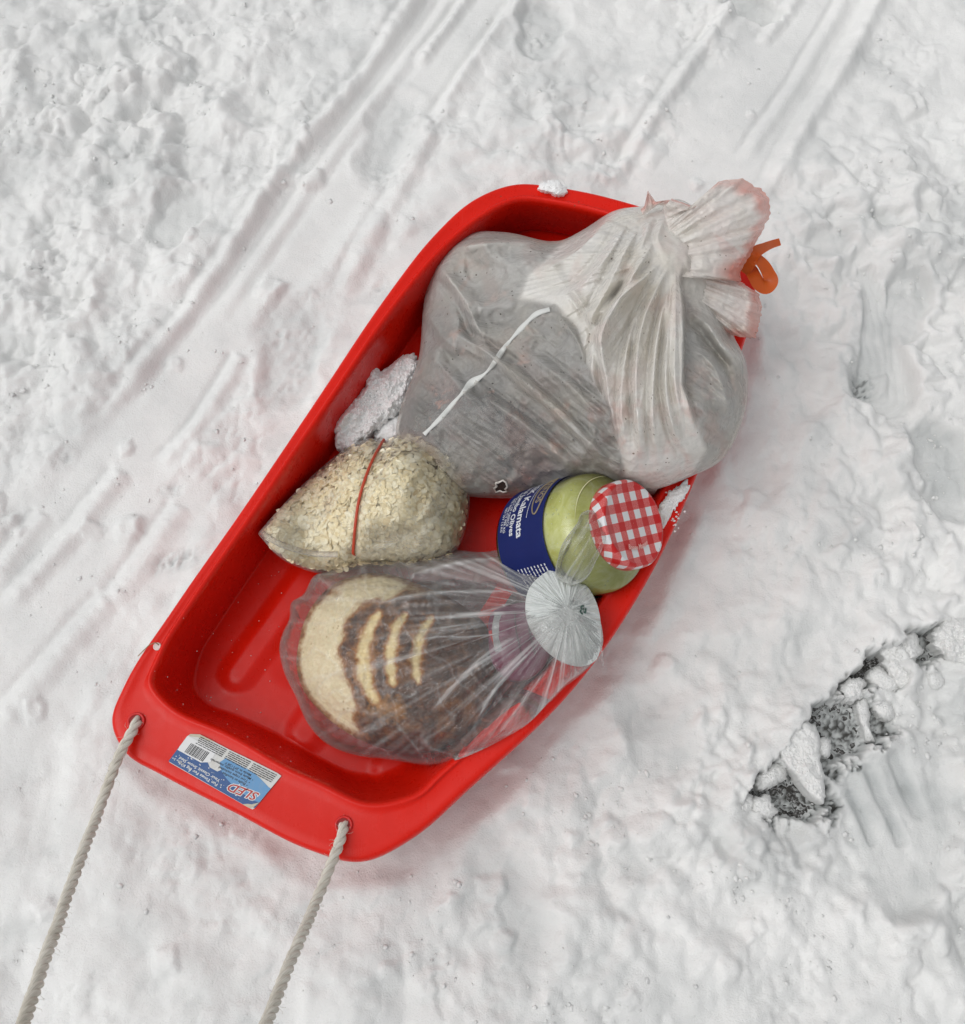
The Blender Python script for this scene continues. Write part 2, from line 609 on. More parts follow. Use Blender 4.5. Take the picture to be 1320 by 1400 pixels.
def boot(cx, cy, rx, ry, rot, depth, tread=0.0, seed=0, soft=.30):
    """A boot print: a waisted pressed floor with crumbled edges and some tread."""
    global H, wet
    c = gw([(cx, cy)])[0]; a = R(rot); m = max(rx, ry) / 1010 * 1.9
    ia = slice(*np.searchsorted(gx, [c[0] - m, c[0] + m])); ja = slice(*np.searchsorted(gy, [c[1] - m, c[1] + m]))
    x, y = GX[ia, ja], GY[ia, ja]
    ux = ((x - c[0]) * math.cos(a) + (y - c[1]) * math.sin(a)) * 1010; uy = (-(x - c[0]) * math.sin(a) + (y - c[1]) * math.cos(a)) * 1010
    t = uy / ry
    half = rx * (1 - .20 * np.exp(-((t + .15) / .25) ** 2)) * (1 - .16 * sstep(0, -1, t))
    r = (np.abs(ux / half) ** 2.3 + np.abs(t) ** 3.2) ** .4
    r = r * (1 + .16 * noise(x * 12, y * 12, seed)) + .07 * fbm(x * 38, y * 38, seed + 3, 3)
    k = 1 - sstep(1 - soft, 1.04, r)
    flat = -depth + 0.0040 * fbm(x * 18, y * 18, seed + 1, 3) + .0010 * noise(x * 80, y * 80, seed + 2)
    if tread:
        dd, _ = worley(ux * .060, uy * .060, seed + 4)
        flat = flat + tread * (1 - sstep(.20, .45, dd)) * (1 - sstep(.35, .8, r)) * sstep(-.3, .3, noise(x * 20, y * 20, seed + 6))
    h = H[ia, ja]
    h = h * (1 - k) + (flat + h * .35) * k
    h += 0.0030 * np.exp(-((r - 1.12) / .16) ** 2) * (.5 + noise(x * 16, y * 16, seed + 7))
    H[ia, ja] = h; wet[ia, ja] += .22 * k


boot(397, 480, 54, 100, -4, .009, -.0040, 200)
boot(528, 182, 48, 92, -14, .013, 0, 210, .55)
boot(741, 38, 46, 66, -6, .013, .006, 220)
boot(240, 300, 46, 60, -30, .012, 0, 230, .4)
boot(1030, 10, 62, 28, -20, .018, 0, 240, .15)
boot(450, 620, 40, 60, -20, .004, 0, 250, .5)
boot(700, 1250, 60, 90, 25, .006, 0, 260, .6)
boot(905, 1005, 60, 70, 10, .006, 0, 270, .6)
boot(1240, 420, 40, 70, -18, .016, 0, 280, .3)
boot(1290, 640, 45, 80, 8, .020, 0, 290, .3)
boot(1135, 330, 50, 36, 20, .008, 0, 300, .5)

# the smooth slanting slide print right of the bag, with its slushy foot
q = gw([(1178, 362), (1200, 440), (1212, 530)])
d, t = polydist(GX, GY, q); dp = d * 1010
wd = 10 + 34 * t
k = (1 - sstep(.75, 1.05, np.abs(dp + 4) / wd)) * sstep(0, .03, t)
H = H * (1 - k) + k * (-.010 - .014 * t + .0018 * np.sin(dp * .55 + 3 * noise(t * 6, dp * .05, 7)) * .5 + .3 * H * 0)
wet += .16 * k
k = np.clip(1.25 - blob(1186, 520, 26, 34), 0, 1)
H = H * (1 - k) + k * (Z_ROAD + .004 + .006 * fbm(GX * 120, GY * 120, 12, 3, .7))
wet = np.maximum(wet, k * (.72 + .4 * fbm(GX * 130, GY * 130, 14, 3, .7)))

# sharp little faceted lumps thrown about
for i in range(170):
    cx, cy = rng.uniform(-40, 1360), rng.uniform(-40, 1440)
    c = gw([(cx, cy)])[0]
    near = rough[np.argmin(abs(gx - c[0])), np.argmin(abs(gy - c[1]))]
    if rng.random() > near * 1.1 or inside(np.array([cx]), np.array([cy]), np.array(SL_OUT))[0]:
        continue
    rr = rng.uniform(7, 24); ang = rng.uniform(0, 180)
    ia = slice(*np.searchsorted(gx, [c[0] - .05, c[0] + .05])); ja = slice(*np.searchsorted(gy, [c[1] - .05, c[1] + .05]))
    x, y = GX[ia, ja], GY[ia, ja]
    dx, dy = (x - c[0]) * 1010, (y - c[1]) * 1010
    a = R(ang)
    e = np.maximum(abs(dx * math.cos(a) + dy * math.sin(a)) * rng.uniform(.7, 1.2), abs(-dx * math.sin(a) + dy * math.cos(a)))
    e = .6 * e + .4 * np.hypot(dx, dy) + 4 * fbm(x * 60, y * 60, 400 + i, 3)
    H[ia, ja] += rr * .00040 * (1 - sstep(rr * .45, rr * 1.05, e)) * (1 + .4 * noise(x * 50, y * 50, i))

# lower right: the broken edge of the snow over wet asphalt
tear = gw([(1000, 1105), (1030, 1068), (1062, 1028), (1100, 980), (1150, 925), (1190, 892), (1235, 868), (1290, 852), (1340, 846)])
dt, tt = polydist(GX, GY, tear); dt = dt * 1010 + 9 * fbm(GX * 34, GY * 34, 501, 4, .6)
patch = np.zeros(GX.shape)
for (cx, cy, rx, ry, rot, w) in [(1188, 902, 44, 25, 38, 1.0), (1268, 880, 30, 27, 0, .95), (1146, 996, 54, 46, 35, 1.0), (1082, 1086, 52, 32, -20, 1.0), 
                                 (1205, 985, 26, 22, 20, .7), (1232, 925, 16, 14, 0, .7), (1036, 1062, 22, 8, 45, .7)]:
    patch = np.maximum(patch, w * np.clip(1.45 - blob(cx, cy, rx * 1.12, ry * 1.12, rot), 0, 1.0))
pn = fbm(GX * 26, GY * 26, 520, 4, .65)
fine = fbm(GX * 150, GY * 150, 530, 3, .7)
patch = np.clip(patch + .30 * pn * (patch > 0), 0, 1)
low = sstep(2, 9, dt) * (1 - sstep(130, 230, dt)) * sstep(.0, .05, tt)
H += low * (-.012)
H += .010 * np.exp(-((dt + 10) / 22) ** 2) * sstep(0, .1, tt)
k = sstep(.30, .62, patch + .12 * fine) * sstep(0, 7, dt)
floorh = Z_ROAD + .0022 + .0050 * fine + .005 * pn - .009 * gauss(1188, 900, 52, 34, 38) - .002 * gauss(1085, 1086, 40, 26)
H = H * (1 - k) + floorh * k
wet = np.maximum(wet, k * (.62 + .5 * np.clip(fine + .6 * pn, -.4, 1))) + .10 * low

# the smooth lugged print beside the torn patch
c0 = gw([(1172, 1040), (1275, 1255), (1225, 1030)])
bars = [((1168, 1048), (1215, 1150), 16), ((1196, 1036), (1252, 1165), 15), ((1242, 1020), (1268, 1130), 13), ((1155, 1075), (1215, 1250), 12)]
kk = np.zeros(GX.shape)
plane = inside(Gu, Gv, np.array([(1150, 1065), (1190, 1032), (1262, 1000), (1300, 1010), (1318, 1120), (1290, 1240), (1225, 1262), (1185, 1200)]))
sd = sdf(Gu[::1], Gv, np.array([(1150, 1065), (1190, 1032), (1262, 1000), (1300, 1010), (1318, 1120), (1290, 1240), (1225, 1262), (1185, 1200)]))
k = sstep(-14, 16, sd + 8 * fbm(GX * 24, GY * 24, 556, 3))
H = H * (1 - k) + k * (-.014 + .22 * H)
wet += .18 * k
for a, b, wd in [((1176, 1046), (1232, 1175), 9), ((1205, 1028), (1262, 1168), 10), ((1250, 1005), (1278, 1130), 9), ((1158, 1078), (1216, 1225), 7), ((1170, 1048), (1262, 1018), 6)]:
    d, t = polydist(GX, GY, gw([a, b])); d = np.abs(d) * 1010
    H += .0050 * (1 - sstep(wd * .5, wd * 1.2, d)) * (1 - .7 * t) * (.7 + .6 * noise(GX * 30, GY * 30, 555))
for a, b, wd in [((1190, 1050), (1238, 1150), 8), ((1226, 1032), (1262, 1110), 10), ((1168, 1085), (1200, 1150), 7)]:
    d, t = polydist(GX, GY, gw([a, b])); d = np.abs(d) * 1010
    H -= .003 * (1 - sstep(wd * .6, wd * 1.2, d)); wet += .22 * (1 - sstep(wd * .6, wd * 1.4, d))
H += k * .0006 * np.sin((Gu * .92 - Gv * .38) * .9) * sstep(1100, 1140, Gv)
# slushy grey spots
for (cx, cy, rx, ry, w) in [(245, 765, 40, 16, .9), (290, 142, 14, 12, .8), (430, 400, 30, 12, .4), (65, 585, 16, 10, .6), (90, 625, 10, 8, .6), (232, 668, 18, 12, .5), (518, 392, 9, 8, .6),
                            (930, 640, 18, 10, .4), (1010, 930, 14, 12, .3), (525, 240, 30, 26, .5)]:
    k = w * np.clip(1.3 - blob(cx, cy, rx, ry, 12), 0, 1)
    H -= k * (.006 + .007 * np.clip(fbm(GX * 110, GY * 110, 77, 3), -.5, 1)); wet += .55 * k * np.clip(.5 + fbm(GX * 90, GY * 90, 78, 3), 0, 1)

# the sled has pressed its own bed
ia = slice(*np.searchsorted(gx, [-.7, .6])); ja = slice(*np.searchsorted(gy, [-.6, .7]))
so = sdf(GX[ia, ja], GY[ia, ja], resample(sl_out, 120)); sf = sdf(GX[ia, ja], GY[ia, ja], resample(sl_fl, 120))
h = H[ia, ja]
k = sstep(-.05, .0, sf)
h = np.minimum(h, -.012 * k + .06 * (1 - k))
h = h * (1 - .5 * sstep(-.10, 0, so)) + (.009 + .008 * noise(GX[ia, ja] * 14, GY[ia, ja] * 14, 601)) * np.exp(-((so + .034) / .018) ** 2) - .004 * sstep(-.06, -.01, so)
h = np.where(so > 0.012, np.minimum(h, -.002 - .010 * sstep(0.02, .06, so)), h)
H[ia, ja] = h
far = sstep(.95, 2.2, np.hypot(GX, GY - .1))
H = H * (1 - far) + far * (.03 * fbm(GX * .7, GY * .7, 91, 3) + .01 * fbm(GX * 3, GY * 3, 92, 2))
SNOW = mk('snow_ground', np.stack([GX, GY, H], -1).reshape(-1, 3), gridfaces(len(gx), len(gy)), M['ground_snow'],
          attrs={'wet': np.clip(wet, 0, 1)}, origin=np.zeros(3))
SNOW.data.flip_normals()
tag(SNOW, 'trampled white snow with runner tracks and boot prints', kind='structure')


def snow_h(x, y):
    return float(H[np.argmin(abs(gx - x)), np.argmin(abs(gy - y))])


rs = 90.0
ROAD = mk('road', [(-rs, -rs, Z_ROAD), (rs, -rs, Z_ROAD), (rs, rs, Z_ROAD), (-rs, rs, Z_ROAD)], [(0, 1, 2, 3)], M['asphalt'], smooth=False)
tag(ROAD, 'dark wet asphalt showing through the torn snow', kind='structure')

# ------------------------------------------------------------------ the sled
sled = empty('sled', (*(_near[:2] + SL_D * SL_LEN / 2), 0.0))
tag(sled, 'long red plastic sled loaded with bags and a jar', 'sled')


def floor_z(x, y):
    s, n = sled_st(x, y)
    z = ZF + 0 * s
    for n0, s0, s1, hw in [(-.112, .115, .80, .017), (.005, .10, .80, .019), (.120, .12, .78, .017)]:
        d = np.hypot(n - n0, np.maximum(np.maximum(s0 - s, s - s1), 0))
        z = z + .0065 * (1 - sstep(hw * .45, hw * 1.75, d))
    for n0 in (-.058, .066):
        d = np.hypot(n - n0, np.maximum(np.maximum(.16 - s, s - .75), 0))
        z = z - .0015 * (1 - sstep(.008, .034, d))
    return z


def inset(ring, d):
    t = np.roll(ring, -1, 0) - np.roll(ring, 1, 0)
    t /= np.linalg.norm(t, axis=1)[:, None]
    nrm = np.stack([t[:, 1], -t[:, 0]], 1)
    c = ring.mean(0)
    if ((c - ring) * nrm).sum() < 0: nrm = -nrm
    return ring + nrm * d


rings = []


def ring(xy, z):
    rings.append(np.column_stack([xy, np.broadcast_to(z, (len(xy),))]))


wob = .0012 * np.sin(np.linspace(0, 2 * math.pi, len(sl_out), endpoint=False) * 5)
ring(inset(sl_out, -.0005), ZR - .017 + wob)
ring(inset(sl_out, -.0008), ZR - .010 + wob)
ring(inset(sl_out, .0000), ZR - .005 + wob)
ring(inset(sl_out, .0022), ZR - .0012 + wob)
ring(inset(sl_out, .0050), ZR + wob)
ro = inset(sl_out, .0065)
for f in (.15, .35, .55, .75, .88):
    ring(ro * (1 - f) + sl_in * f, ZR + wob * (1 - f) - .0012 * np.sin(f * math.pi))
ring(inset(sl_in, -.0030), ZR + .0016)
ring(inset(sl_in, -.0005), ZR + .0024)
ring(inset(sl_in, .0020), ZR + .0008)
i2 = inset(sl_in, .0040)
for s, g in [(.02, .025), (.10, .13), (.22, .30), (.36, .49), (.50, .66), (.64, .805), (.78, .915), (.9, .975), (1.0, 1.0)]:
    xy = i2 * (1 - s) + sl_fl * s
    zt = floor_z(sl_fl[:, 0], sl_fl[:, 1])
    ring(xy, (ZR - .002) * (1 - g) + zt * g)
s_, n_ = sled_st(sl_fl[:, 0], sl_fl[:, 1])
med = _near[:2] + np.clip(s_, .28, .68)[:, None] * SL_D
for f in np.linspace(0, .985, 70)[1:]:
    xy = sl_fl * (1 - f) + med * f
    ring(xy, floor_z(xy[:, 0], xy[:, 1]))
nr = len(sl_out)
V = np.vstack(rings)
Fq = gridfaces(len(rings), nr)
wrap = [(i * nr + nr - 1, (i + 1) * nr + nr - 1, (i + 1) * nr, i * nr) for i in range(len(rings) - 1)]
cap_c = rings[-1].mean(0)
tray = mk('tray', V, np.vstack([Fq, np.array(wrap)]), M['red'], sled)
bm = bmesh.new(); bm.from_mesh(tray.data)
bm.verts.ensure_lookup_table()
last = [bm.verts[(len(rings) - 1) * nr + k] for k in range(nr)]
try:
    bmesh.ops.contextual_create(bm, geom=last)
except Exception:
    pass
bmesh.ops.recalc_face_normals(bm, faces=bm.faces)
bm.to_mesh(tray.data); bm.free()
tray.data.polygons.foreach_set('use_smooth', np.ones(len(tray.data.polygons), bool))
# upright normals: the floor must look up
zf = [p.normal.z for p in tray.data.polygons if p.normal.z < -.5]
if len(zf) > len(tray.data.polygons) / 3:
    tray.data.flip_normals()
sol = tray.modifiers.new('wall_thickness', 'SOLIDIFY'); sol.thickness = .003; sol.offset = -1

# rope holes with raised collars, and the small side hole
M['collar'] = plain('red_collar', (0.60, 0.008, 0.006), .35)
M['hole'] = plain('hole_shade_paint', (0.25, 0.004, 0.004), .6)
M['pale_edge'] = plain('worn_pale_plastic', (0.75, 0.60, 0.56), .5)
HOLES = [(186, 986), (470, 1128)]


def torus(c, R0, r0, nu=28, nv=10, flat=1.0):
    V = []; F = []
    for i in range(nu):
        a = 2 * math.pi * i / nu
        for j in range(nv):
            b = 2 * math.pi * j / nv
            rr = R0 + r0 * math.cos(b)
            V.append((c[0] + rr * math.cos(a), c[1] + rr * math.sin(a), c[2] + flat * r0 * math.sin(b)))
            F.append((i * nv + j, ((i + 1) % nu) * nv + j, ((i + 1) % nu) * nv + (j + 1) % nv, i * nv + (j + 1) % nv))
    return np.array(V), F


def disc(c, r, n=24):
    V = [c] + [(c[0] + r * math.cos(2 * math.pi * i / n), c[1] + r * math.sin(2 * math.pi * i / n), c[2]) for i in range(n)]
    return np.array(V), [(0, 1 + i, 1 + (i + 1) % n) for i in range(n)]


for hp in HOLES:
    c = W(*hp, ZR + .0005)
    col_ = mk('rope_hole', *torus(c, .0088, .0016), M['collar'], sled)
    mk('hole_disc', *disc(c + [0, 0, .0006], .0076), M['hole'], col_)  # dark disc on the deck paints the shade of a hole
c = W(215, 884, ZR + .0005)
sh = mk('side_hole', *torus(c, .0038, .0011), M['pale_edge'], sled)
mk('hole_disc', *disc(c + [0, 0, .0008], .0034), M['pale_edge'], sh)

# ------------------------------------------------------------------ the sticker on the front deck
zst = ZR + .0014
q0, q1, q2, q3 = (W(*p, zst) for p in [(385.5, 1060), (262, 998.5), (230, 1041.5), (346, 1108)])   # own frame: bottom left, bottom right, top right, top left


def stk(x, y, lift=0.0):
    """Sticker coordinates (x 0..2.1, y 0..1) to the place."""
    a = x / 2.1
    return (q0 * (1 - a) + q1 * a) * (1 - y) + (q3 * (1 - a) + q2 * a) * y + np.array([0, 0, lift])


def paper(name, base, worn):
    a = Mat(name); co = a.coord('Object')
    f = a.noise(co, 70, 5, .7)
    col = a.mix(a.rng(f, .52, .72, 0, .8 * worn), base, (.42, .36, .27))
    return a.done(a.principled(Base_Color=col, Roughness=.38).outputs[0])


M['stk_white'] = paper('sticker_white', (.62, .62, .60), .6)
M['stk_blue'] = paper('sticker_blue', (.006, .07, .24), .12)
M['stk_light'] = paper('sticker_light_blue', (.10, .28, .52), .2)
M['stk_ink'] = plain('sticker_ink', (.02, .02, .025), .5)
M['stk_red'] = plain('sticker_red', (.42, .015, .012), .4)
M['stk_pw'] = plain('sticker_print_white', (.72, .72, .72), .4)
M['stk_torn'] = paper('sticker_torn_back', (.50, .45, .34), 1.0)


def poly_on_sticker(name, pts, mat, lift, parent):
    pts = np.array(pts, float)
    V = np.array([stk(x, y, lift) for x, y in pts])
    return mk(name, V, [tuple(range(len(V)))], mat, parent, smooth=False)


st_out = [(0.0, 0.02), (0.10, 0.0), (.6, .0), (1.2, .012), (1.75, .0), (1.90, .0), (2.07, .10), (2.1, .2), (2.1, .98), (2.06, 1.0), (.25, 1.0), (.14, 1.0), (.02, .99), (0, .93)]
SV = np.array([stk(x, y, .0) for x, y in st_out]); SB = SV - [0, 0, .0011]
n = len(SV)
sticker = mk('sticker', np.vstack([SV, SB]), [tuple(range(n))] + [(i, i + n, (i + 1) % n + n, (i + 1) % n) for i in range(n)], M['stk_white'], sled, smooth=False)
tag(sticker, 'blue and white printed sticker with barcode, upside down to the viewer')
arc = [(x, .44 + .16 * math.sin((x - .02) / 1.10 * math.pi * .5 + .1) * 0 + .0) for x in (0,)]
poly_on_sticker('blue_field', [(.0, .40), (.0, .93), (.18, .995), (2.1, .985), (2.1, .55), (1.45, .50), (1.30, .62), (1.12, .62), (1.0, .4)], M['stk_blue'], .00015, sticker)
sw = [(0.02, .42)] + [(x, .42 - .20 * math.sin(x * 2.2)) for x in np.linspace(.06, .6, 8)] + [(1.15, .22), (1.22, .30)]
sw2 = [(x, .30 + .50 * (1 - ((x - .1) / 1.12) ** 2) ** .5) for x in np.linspace(1.2, .12, 14)]
poly_on_sticker('light_blue_swoosh', [(0.0, .38)] + [(x, .40 - .17 * math.sin(min(x, .7) / .7 * 1.57)) for x in np.linspace(.05, 1.15, 10)] + sw2 + [(0.0, .78)], M['stk_light'], .0003, sticker)
poly_on_sticker('torn_corner', [(0, .78), (.03, .93), (.10, 1.0), (.26, 1.0), (.17, .93), (.10, .90)], M['stk_torn'], .0005, sticker)
poly_on_sticker('torn_edge', [(1.55, .0), (1.90, .0), (2.07, .10), (2.07, .17), (1.9, .09), (1.7, .05)], M['stk_torn'], .0005, sticker)


def letters(name, items, mat, lift, parent):
    parts = []
    for s, x, y, size, bold, shear, rot in items:
        V2, F = text_mesh(s, 1.0, bold, shear)
        if not len(V2): continue
        ca, sa = math.cos(rot), math.sin(rot)
        P = np.array([stk(x + size * (ca * a - sa * b), y + size * (sa * a + ca * b), lift) for a, b in V2])
        parts.append((P, F))
    V, F = merge(parts)
    return mk(name, V, F, mat, parent, smooth=False)


letters('title_outline', [('SLED', .10, .60, .29, .07, .25, .16)], M['stk_pw'], .0005, sticker)
letters('title_letters', [('SLED', .10, .60, .29, .012, .25, .16)], M['stk_red'], .0007, sticker)
letters('bullet_text', [('\u2022 Built-in handles', .42, .545, .088, .012, 0, .03), ('\u2022 Tow rope included', .42, .46, .088, .012, 0, .03),
                        ('\u2022 Made from quality materials', .40, .375, .084, .012, 0, .03), ('Made in 2F1128 F', .50, .30, .084, .012, 0, .03)], M['stk_ink'], .0005, sticker)
letters('white_text', [('Fun Times For Big Kids', .93, .87, .105, .014, 0, -.02), ('Your Classic Snow Sled', .95, .76, .105, .014, 0, -.02), ('Ages 5+', 1.80, .84, .085, .008, 0, -.03)],
        M['stk_pw'], .0005, sticker)
fine_l = []
for k in range(4):
    fine_l += [('lllllrnlllilrmllllirlllmlll', .10, .235 - .055 * k, .040, .02, 0, 0), ('lnllllirllllmllrillllllml', .72, .235 - .055 * k, .040, .02, 0, 0), ('llllmlllirnlllllllrll', 1.32, .215 - .05 * k, .040, .02, 0, 0)]
parts = []
rr = random.Random(3)
for k in range(5):
    for x0, x1 in [(.08, .62), (.68, 1.18), (1.24, 1.86)]:
        x = x0
        while x < x1 - .02:
            w = rr.uniform(.03, .12); w = min(w, x1 - x)
            y = .235 - .048 * k
            parts.append((np.array([stk(x, y, .0005), stk(x + w, y, .0005), stk(x + w, y + .021, .0005), stk(x, y + .021, .0005)]), [(0, 1, 2, 3)]))
            x += w + .012
        if k == 4 and x0 > 1: break
V, F = merge(parts); mk('small_print', V, F, M['stk_ink'], sticker, smooth=False)
poly_on_sticker('barcode_field', [(1.40, .20), (2.09, .17), (2.09, .62), (1.52, .62), (1.36, .50)], M['stk_pw'], .0004, sticker)
parts = []; x = 1.50
while x < 1.94:
    w = rr.choice([.008, .008, .014, .02]); y0 = .30
    parts.append((np.array([stk(x, y0, .0006), stk(x + w, y0, .0006), stk(x + w, .585, .0006), stk(x, .585, .0006)]), [(0, 1, 2, 3)])); x += w + rr.choice([.008, .012, .016])
V, F = merge(parts); tag(mk('barcode', V, F, M['stk_ink'], sticker, smooth=False), kind='stuff')
parts = []
for k in range(46):
    x, y = rr.uniform(.3, 2.05), rr.uniform(.64, .96); r = rr.choice([.006, .009, .014])
    parts.append((np.array([stk(x + r * math.cos(a), y + r * math.sin(a), .00045) for a in np.linspace(0, 2 * math.pi, 6, endpoint=False)]), [tuple(range(6))]))
V, F = merge(parts); tag(mk('snowflake_dots', V, F, M['stk_pw'], sticker, smooth=False), kind='stuff')

# ------------------------------------------------------------------ the pull rope: one rope, two twisted strands in view, looping off towards the hand
rope = empty('pull_rope', W(328, 1057, ZR))
tag(rope, 'twisted off-white pull rope with two ends through the front of the red sled', 'rope')
ROPES = [[(186, 984, ZR - .02), (187, 987, ZR + .001), (182, 998, ZR + .007), (172, 1015, ZR + .012), (142, 1090, .150), (104, 1192, .225), (66, 1300, .32), (30, 1404, .42), (-30, 1590, .56)],
         [(470, 1127, ZR - .02), (470, 1130, ZR + .001), (468, 1140, ZR + .007), (462, 1158, ZR + .014), (438, 1220, .165), (408, 1290, .235), (362, 1404, .35), (290, 1570, .50)]]
ends = [W(*r[-1]) for r in ROPES]
top = (ends[0] + ends[1]) / 2 + np.array([0.02, -.13, .11])


def rope_strand(ctrl, last):
    pts = [W(u, v, z) for u, v, z in ctrl] + [last]
    P = resample(spline(np.array(pts), 24, closed=False), 620, closed=False)
    P[:, 2] += .0006 * np.sin(np.linspace(0, 60, len(P)))
    T = np.gradient(P, axis=0); T /= np.linalg.norm(T, axis=1)[:, None]
    A = np.cross(T, [0, 0, 1.0]); A /= np.linalg.norm(A, axis=1)[:, None]; B = np.cross(T, A)
    L = np.concatenate([[0], np.cumsum(np.linalg.norm(np.diff(P, axis=0), axis=1))])
    pr, off, pitch = .00315, .0030, .036
    parts = []; al = []; ar = []
    for k in range(3):
        ph = 2 * math.pi * (L / pitch + k / 3) + .5 * np.sin(L * 40)
        loose = 1 + .10 * np.sin(L * 130 + k * 2)
        c = P + off * loose[:, None] * (np.cos(ph)[:, None] * A + np.sin(ph)[:, None] * B)
        v, f = tube(c, pr * (1 + .06 * np.sin(L * 300 + k)), 10)
        parts.append((v, f))
        al.append(np.repeat(L, 10)); ar.append(np.tile(np.arange(10) / 10.0, len(L)) * 3 + k * 7)
    V, F = merge(parts)
    o = mk('strand', V, F, M['rope'], rope, attrs={'along': np.concatenate(al), 'around': np.concatenate(ar)})
    # loose fibres standing off the twist
    fb = []
    for k in range(110):
        i = int(np.clip(rng.integers(12, 420) if k > 40 else rng.integers(14, 90), 0, 600))
        ph = rng.uniform(0, 2 * math.pi)
        n0 = math.cos(ph) * A[i] + math.sin(ph) * B[i]
        s = P[i] + n0 * .0058
        ln = rng.uniform(.003, .009)
        e = s + n0 * ln * .7 + T[i] * ln * rng.uniform(-.9, .9)
        m = (s + e) / 2 + n0 * ln * .25
        fb.append(tube(np.array([s, m, e]), .00016, 3))
    V, F = merge(fb)
    tag(mk('frayed_fibres', V, F, M['rope'], o), kind='stuff')
    return o


for r in ROPES:
    rope_strand(r, top)

# ------------------------------------------------------------------ materials of the load
def m_bagfilm():
    """White bin-liner film: cloudy, whiter where it lies in several layers ('layers'), pink where the draw tape shows through its hem ('pink')."""
    a = Mat('white_bag_film'); co = a.coord('Object')
    lay = a.attr('layers'); pk = a.attr('pink')
    n1 = a.noise(co, 22, 4, .6)
    col = a.mix(a.rng(n1, .35, .7, 0, 1), (.88, .86, .82), (.80, .775, .72))
    cream = a.noise(co, 9, 3, .6)
    col = a.mix(a.rng(cream, .5, .7, 0, .5), col, (.84, .77, .64))
    col = a.mix(a.math('MULTIPLY', pk, .85, clamp=True), col, (.72, .26, .20))
    # specks of coffee grounds stuck to the film
    v = a.voronoi(co, 95); v2 = a.noise(co, 30, 3)
    spk = a.math('MULTIPLY', a.rng(v, .10, .15, 1, 0), a.rng(v2, .52, .60, 0, 1))
    col = a.mix(a.math('MULTIPLY', spk, .8), col, (.16, .11, .07))
    stain = a.rng(a.noise(co, 11, 5, .7, 1.0), .66, .74, 0, .5)
    col = a.mix(stain, col, (.45, .33, .18))
    cr = a.voronoi(a.mapping(co, (1, 1, 1)), 48, 'DISTANCE_TO_EDGE')
    cr = a.rng(cr, 0, .25, 1, 0)
    fine = a.noise(co, 120, 4, .65, .6)
    nrm = a.bump(cr, .22, .0028)
    nrm = a.bump(fine, .40, .0018, nrm)
    nrm = a.bump(a.noise(co, 34, 3, .6, .8), .25, .005, nrm)
    sw = a.noise(a.mapping(co, (14, 230, 60), (0, 0, R(37))), 1.0, 3, .55, .5)
    sw = a.math('MULTIPLY', sw, a.rng(lay, .2, .9, 1, .25))
    nrm = a.bump(sw, .75, .0030, nrm)
    p = a.principled(Base_Color=col, Roughness=a.rng(n1, .3, .7, .20, .34), Normal=nrm)
    p.inputs['Specular IOR Level'].default_value = .55
    tr = a.add('BsdfTranslucent'); a.put(tr.inputs['Color'], col); a.link(nrm, tr.inputs['Normal'])
    m1 = a.add('MixShader'); m1.inputs[0].default_value = .22
    a.link(p.outputs[0], m1.inputs[1]); a.link(tr.outputs[0], m1.inputs[2])
    tp = a.add('BsdfTransparent'); tp.inputs[0].default_value = (.95, .95, .94, 1)
    m2 = a.add('MixShader')
    fac = a.rng(lay, 0, 1, .28, .97)
    fac = a.math('ADD', fac, a.rng(fine, .5, .75, 0, .08), clamp=True)
    a.link(fac, m2.inputs[0]); a.link(tp.outputs[0], m2.inputs[1]); a.link(m1.outputs[0], m2.inputs[2])
    return a.done(m2.outputs[0])


def m_clear(name, base=.10, edge=.55, streak=.5, tint=(.86, .87, .86), rough=.16, scale=60, haze=.10):
    """Thin clear film: mostly see-through, milky at its edges and in its wrinkles, plus painted sheen ('crease')."""
    a = Mat(name); co = a.coord('Object')
    cz = a.attr('crease_sheen')
    fine = a.noise(co, scale, 4, .65, 1.2)
    nrm = a.bump(fine, .5, .004)
    nrm = a.bump(cz, .5, .004, nrm)
    lw = a.add('LayerWeight'); lw.inputs[0].default_value = .35
    face = a.math('POWER', lw.outputs['Facing'], 2.2)
    f = a.math('ADD', base, a.math('MULTIPLY', face, edge))
    f = a.math('ADD', f, a.math('MULTIPLY', cz, streak))
    f = a.math('ADD', f, a.rng(fine, .55, .8, 0, haze), clamp=True)
    p = a.principled(Base_Color=tint, Roughness=rough, Normal=nrm)
    p.inputs['Specular IOR Level'].default_value = .6
    tl = a.add('BsdfTranslucent'); a.put(tl.inputs['Color'], tint); a.link(nrm, tl.inputs['Normal'])
    mm = a.add('MixShader'); mm.inputs[0].default_value = .25; a.link(p.outputs[0], mm.inputs[1]); a.link(tl.outputs[0], mm.inputs[2])
    tp = a.add('BsdfTransparent'); tp.inputs[0].default_value = (.975, .975, .97, 1)
    m2 = a.add('MixShader'); a.link(f, m2.inputs[0]); a.link(tp.outputs[0], m2.inputs[1]); a.link(mm.outputs[0], m2.inputs[2])
    gl = a.add('BsdfGlossy'); gl.inputs['Roughness'].default_value = rough; gl.inputs['Color'].default_value = (1, 1, 1, 1); a.link(nrm, gl.inputs['Normal'])
    fr = a.add('Fresnel'); fr.inputs['IOR'].default_value = 1.45; a.link(nrm, fr.inputs['Normal'])
    m3 = a.add('MixShader'); a.link(a.math('MULTIPLY', fr.outputs[0], .8), m3.inputs[0]); a.link(m2.outputs[0], m3.inputs[1]); a.link(gl.outputs[0], m3.inputs[2])
    return a.done(m3.outputs[0])


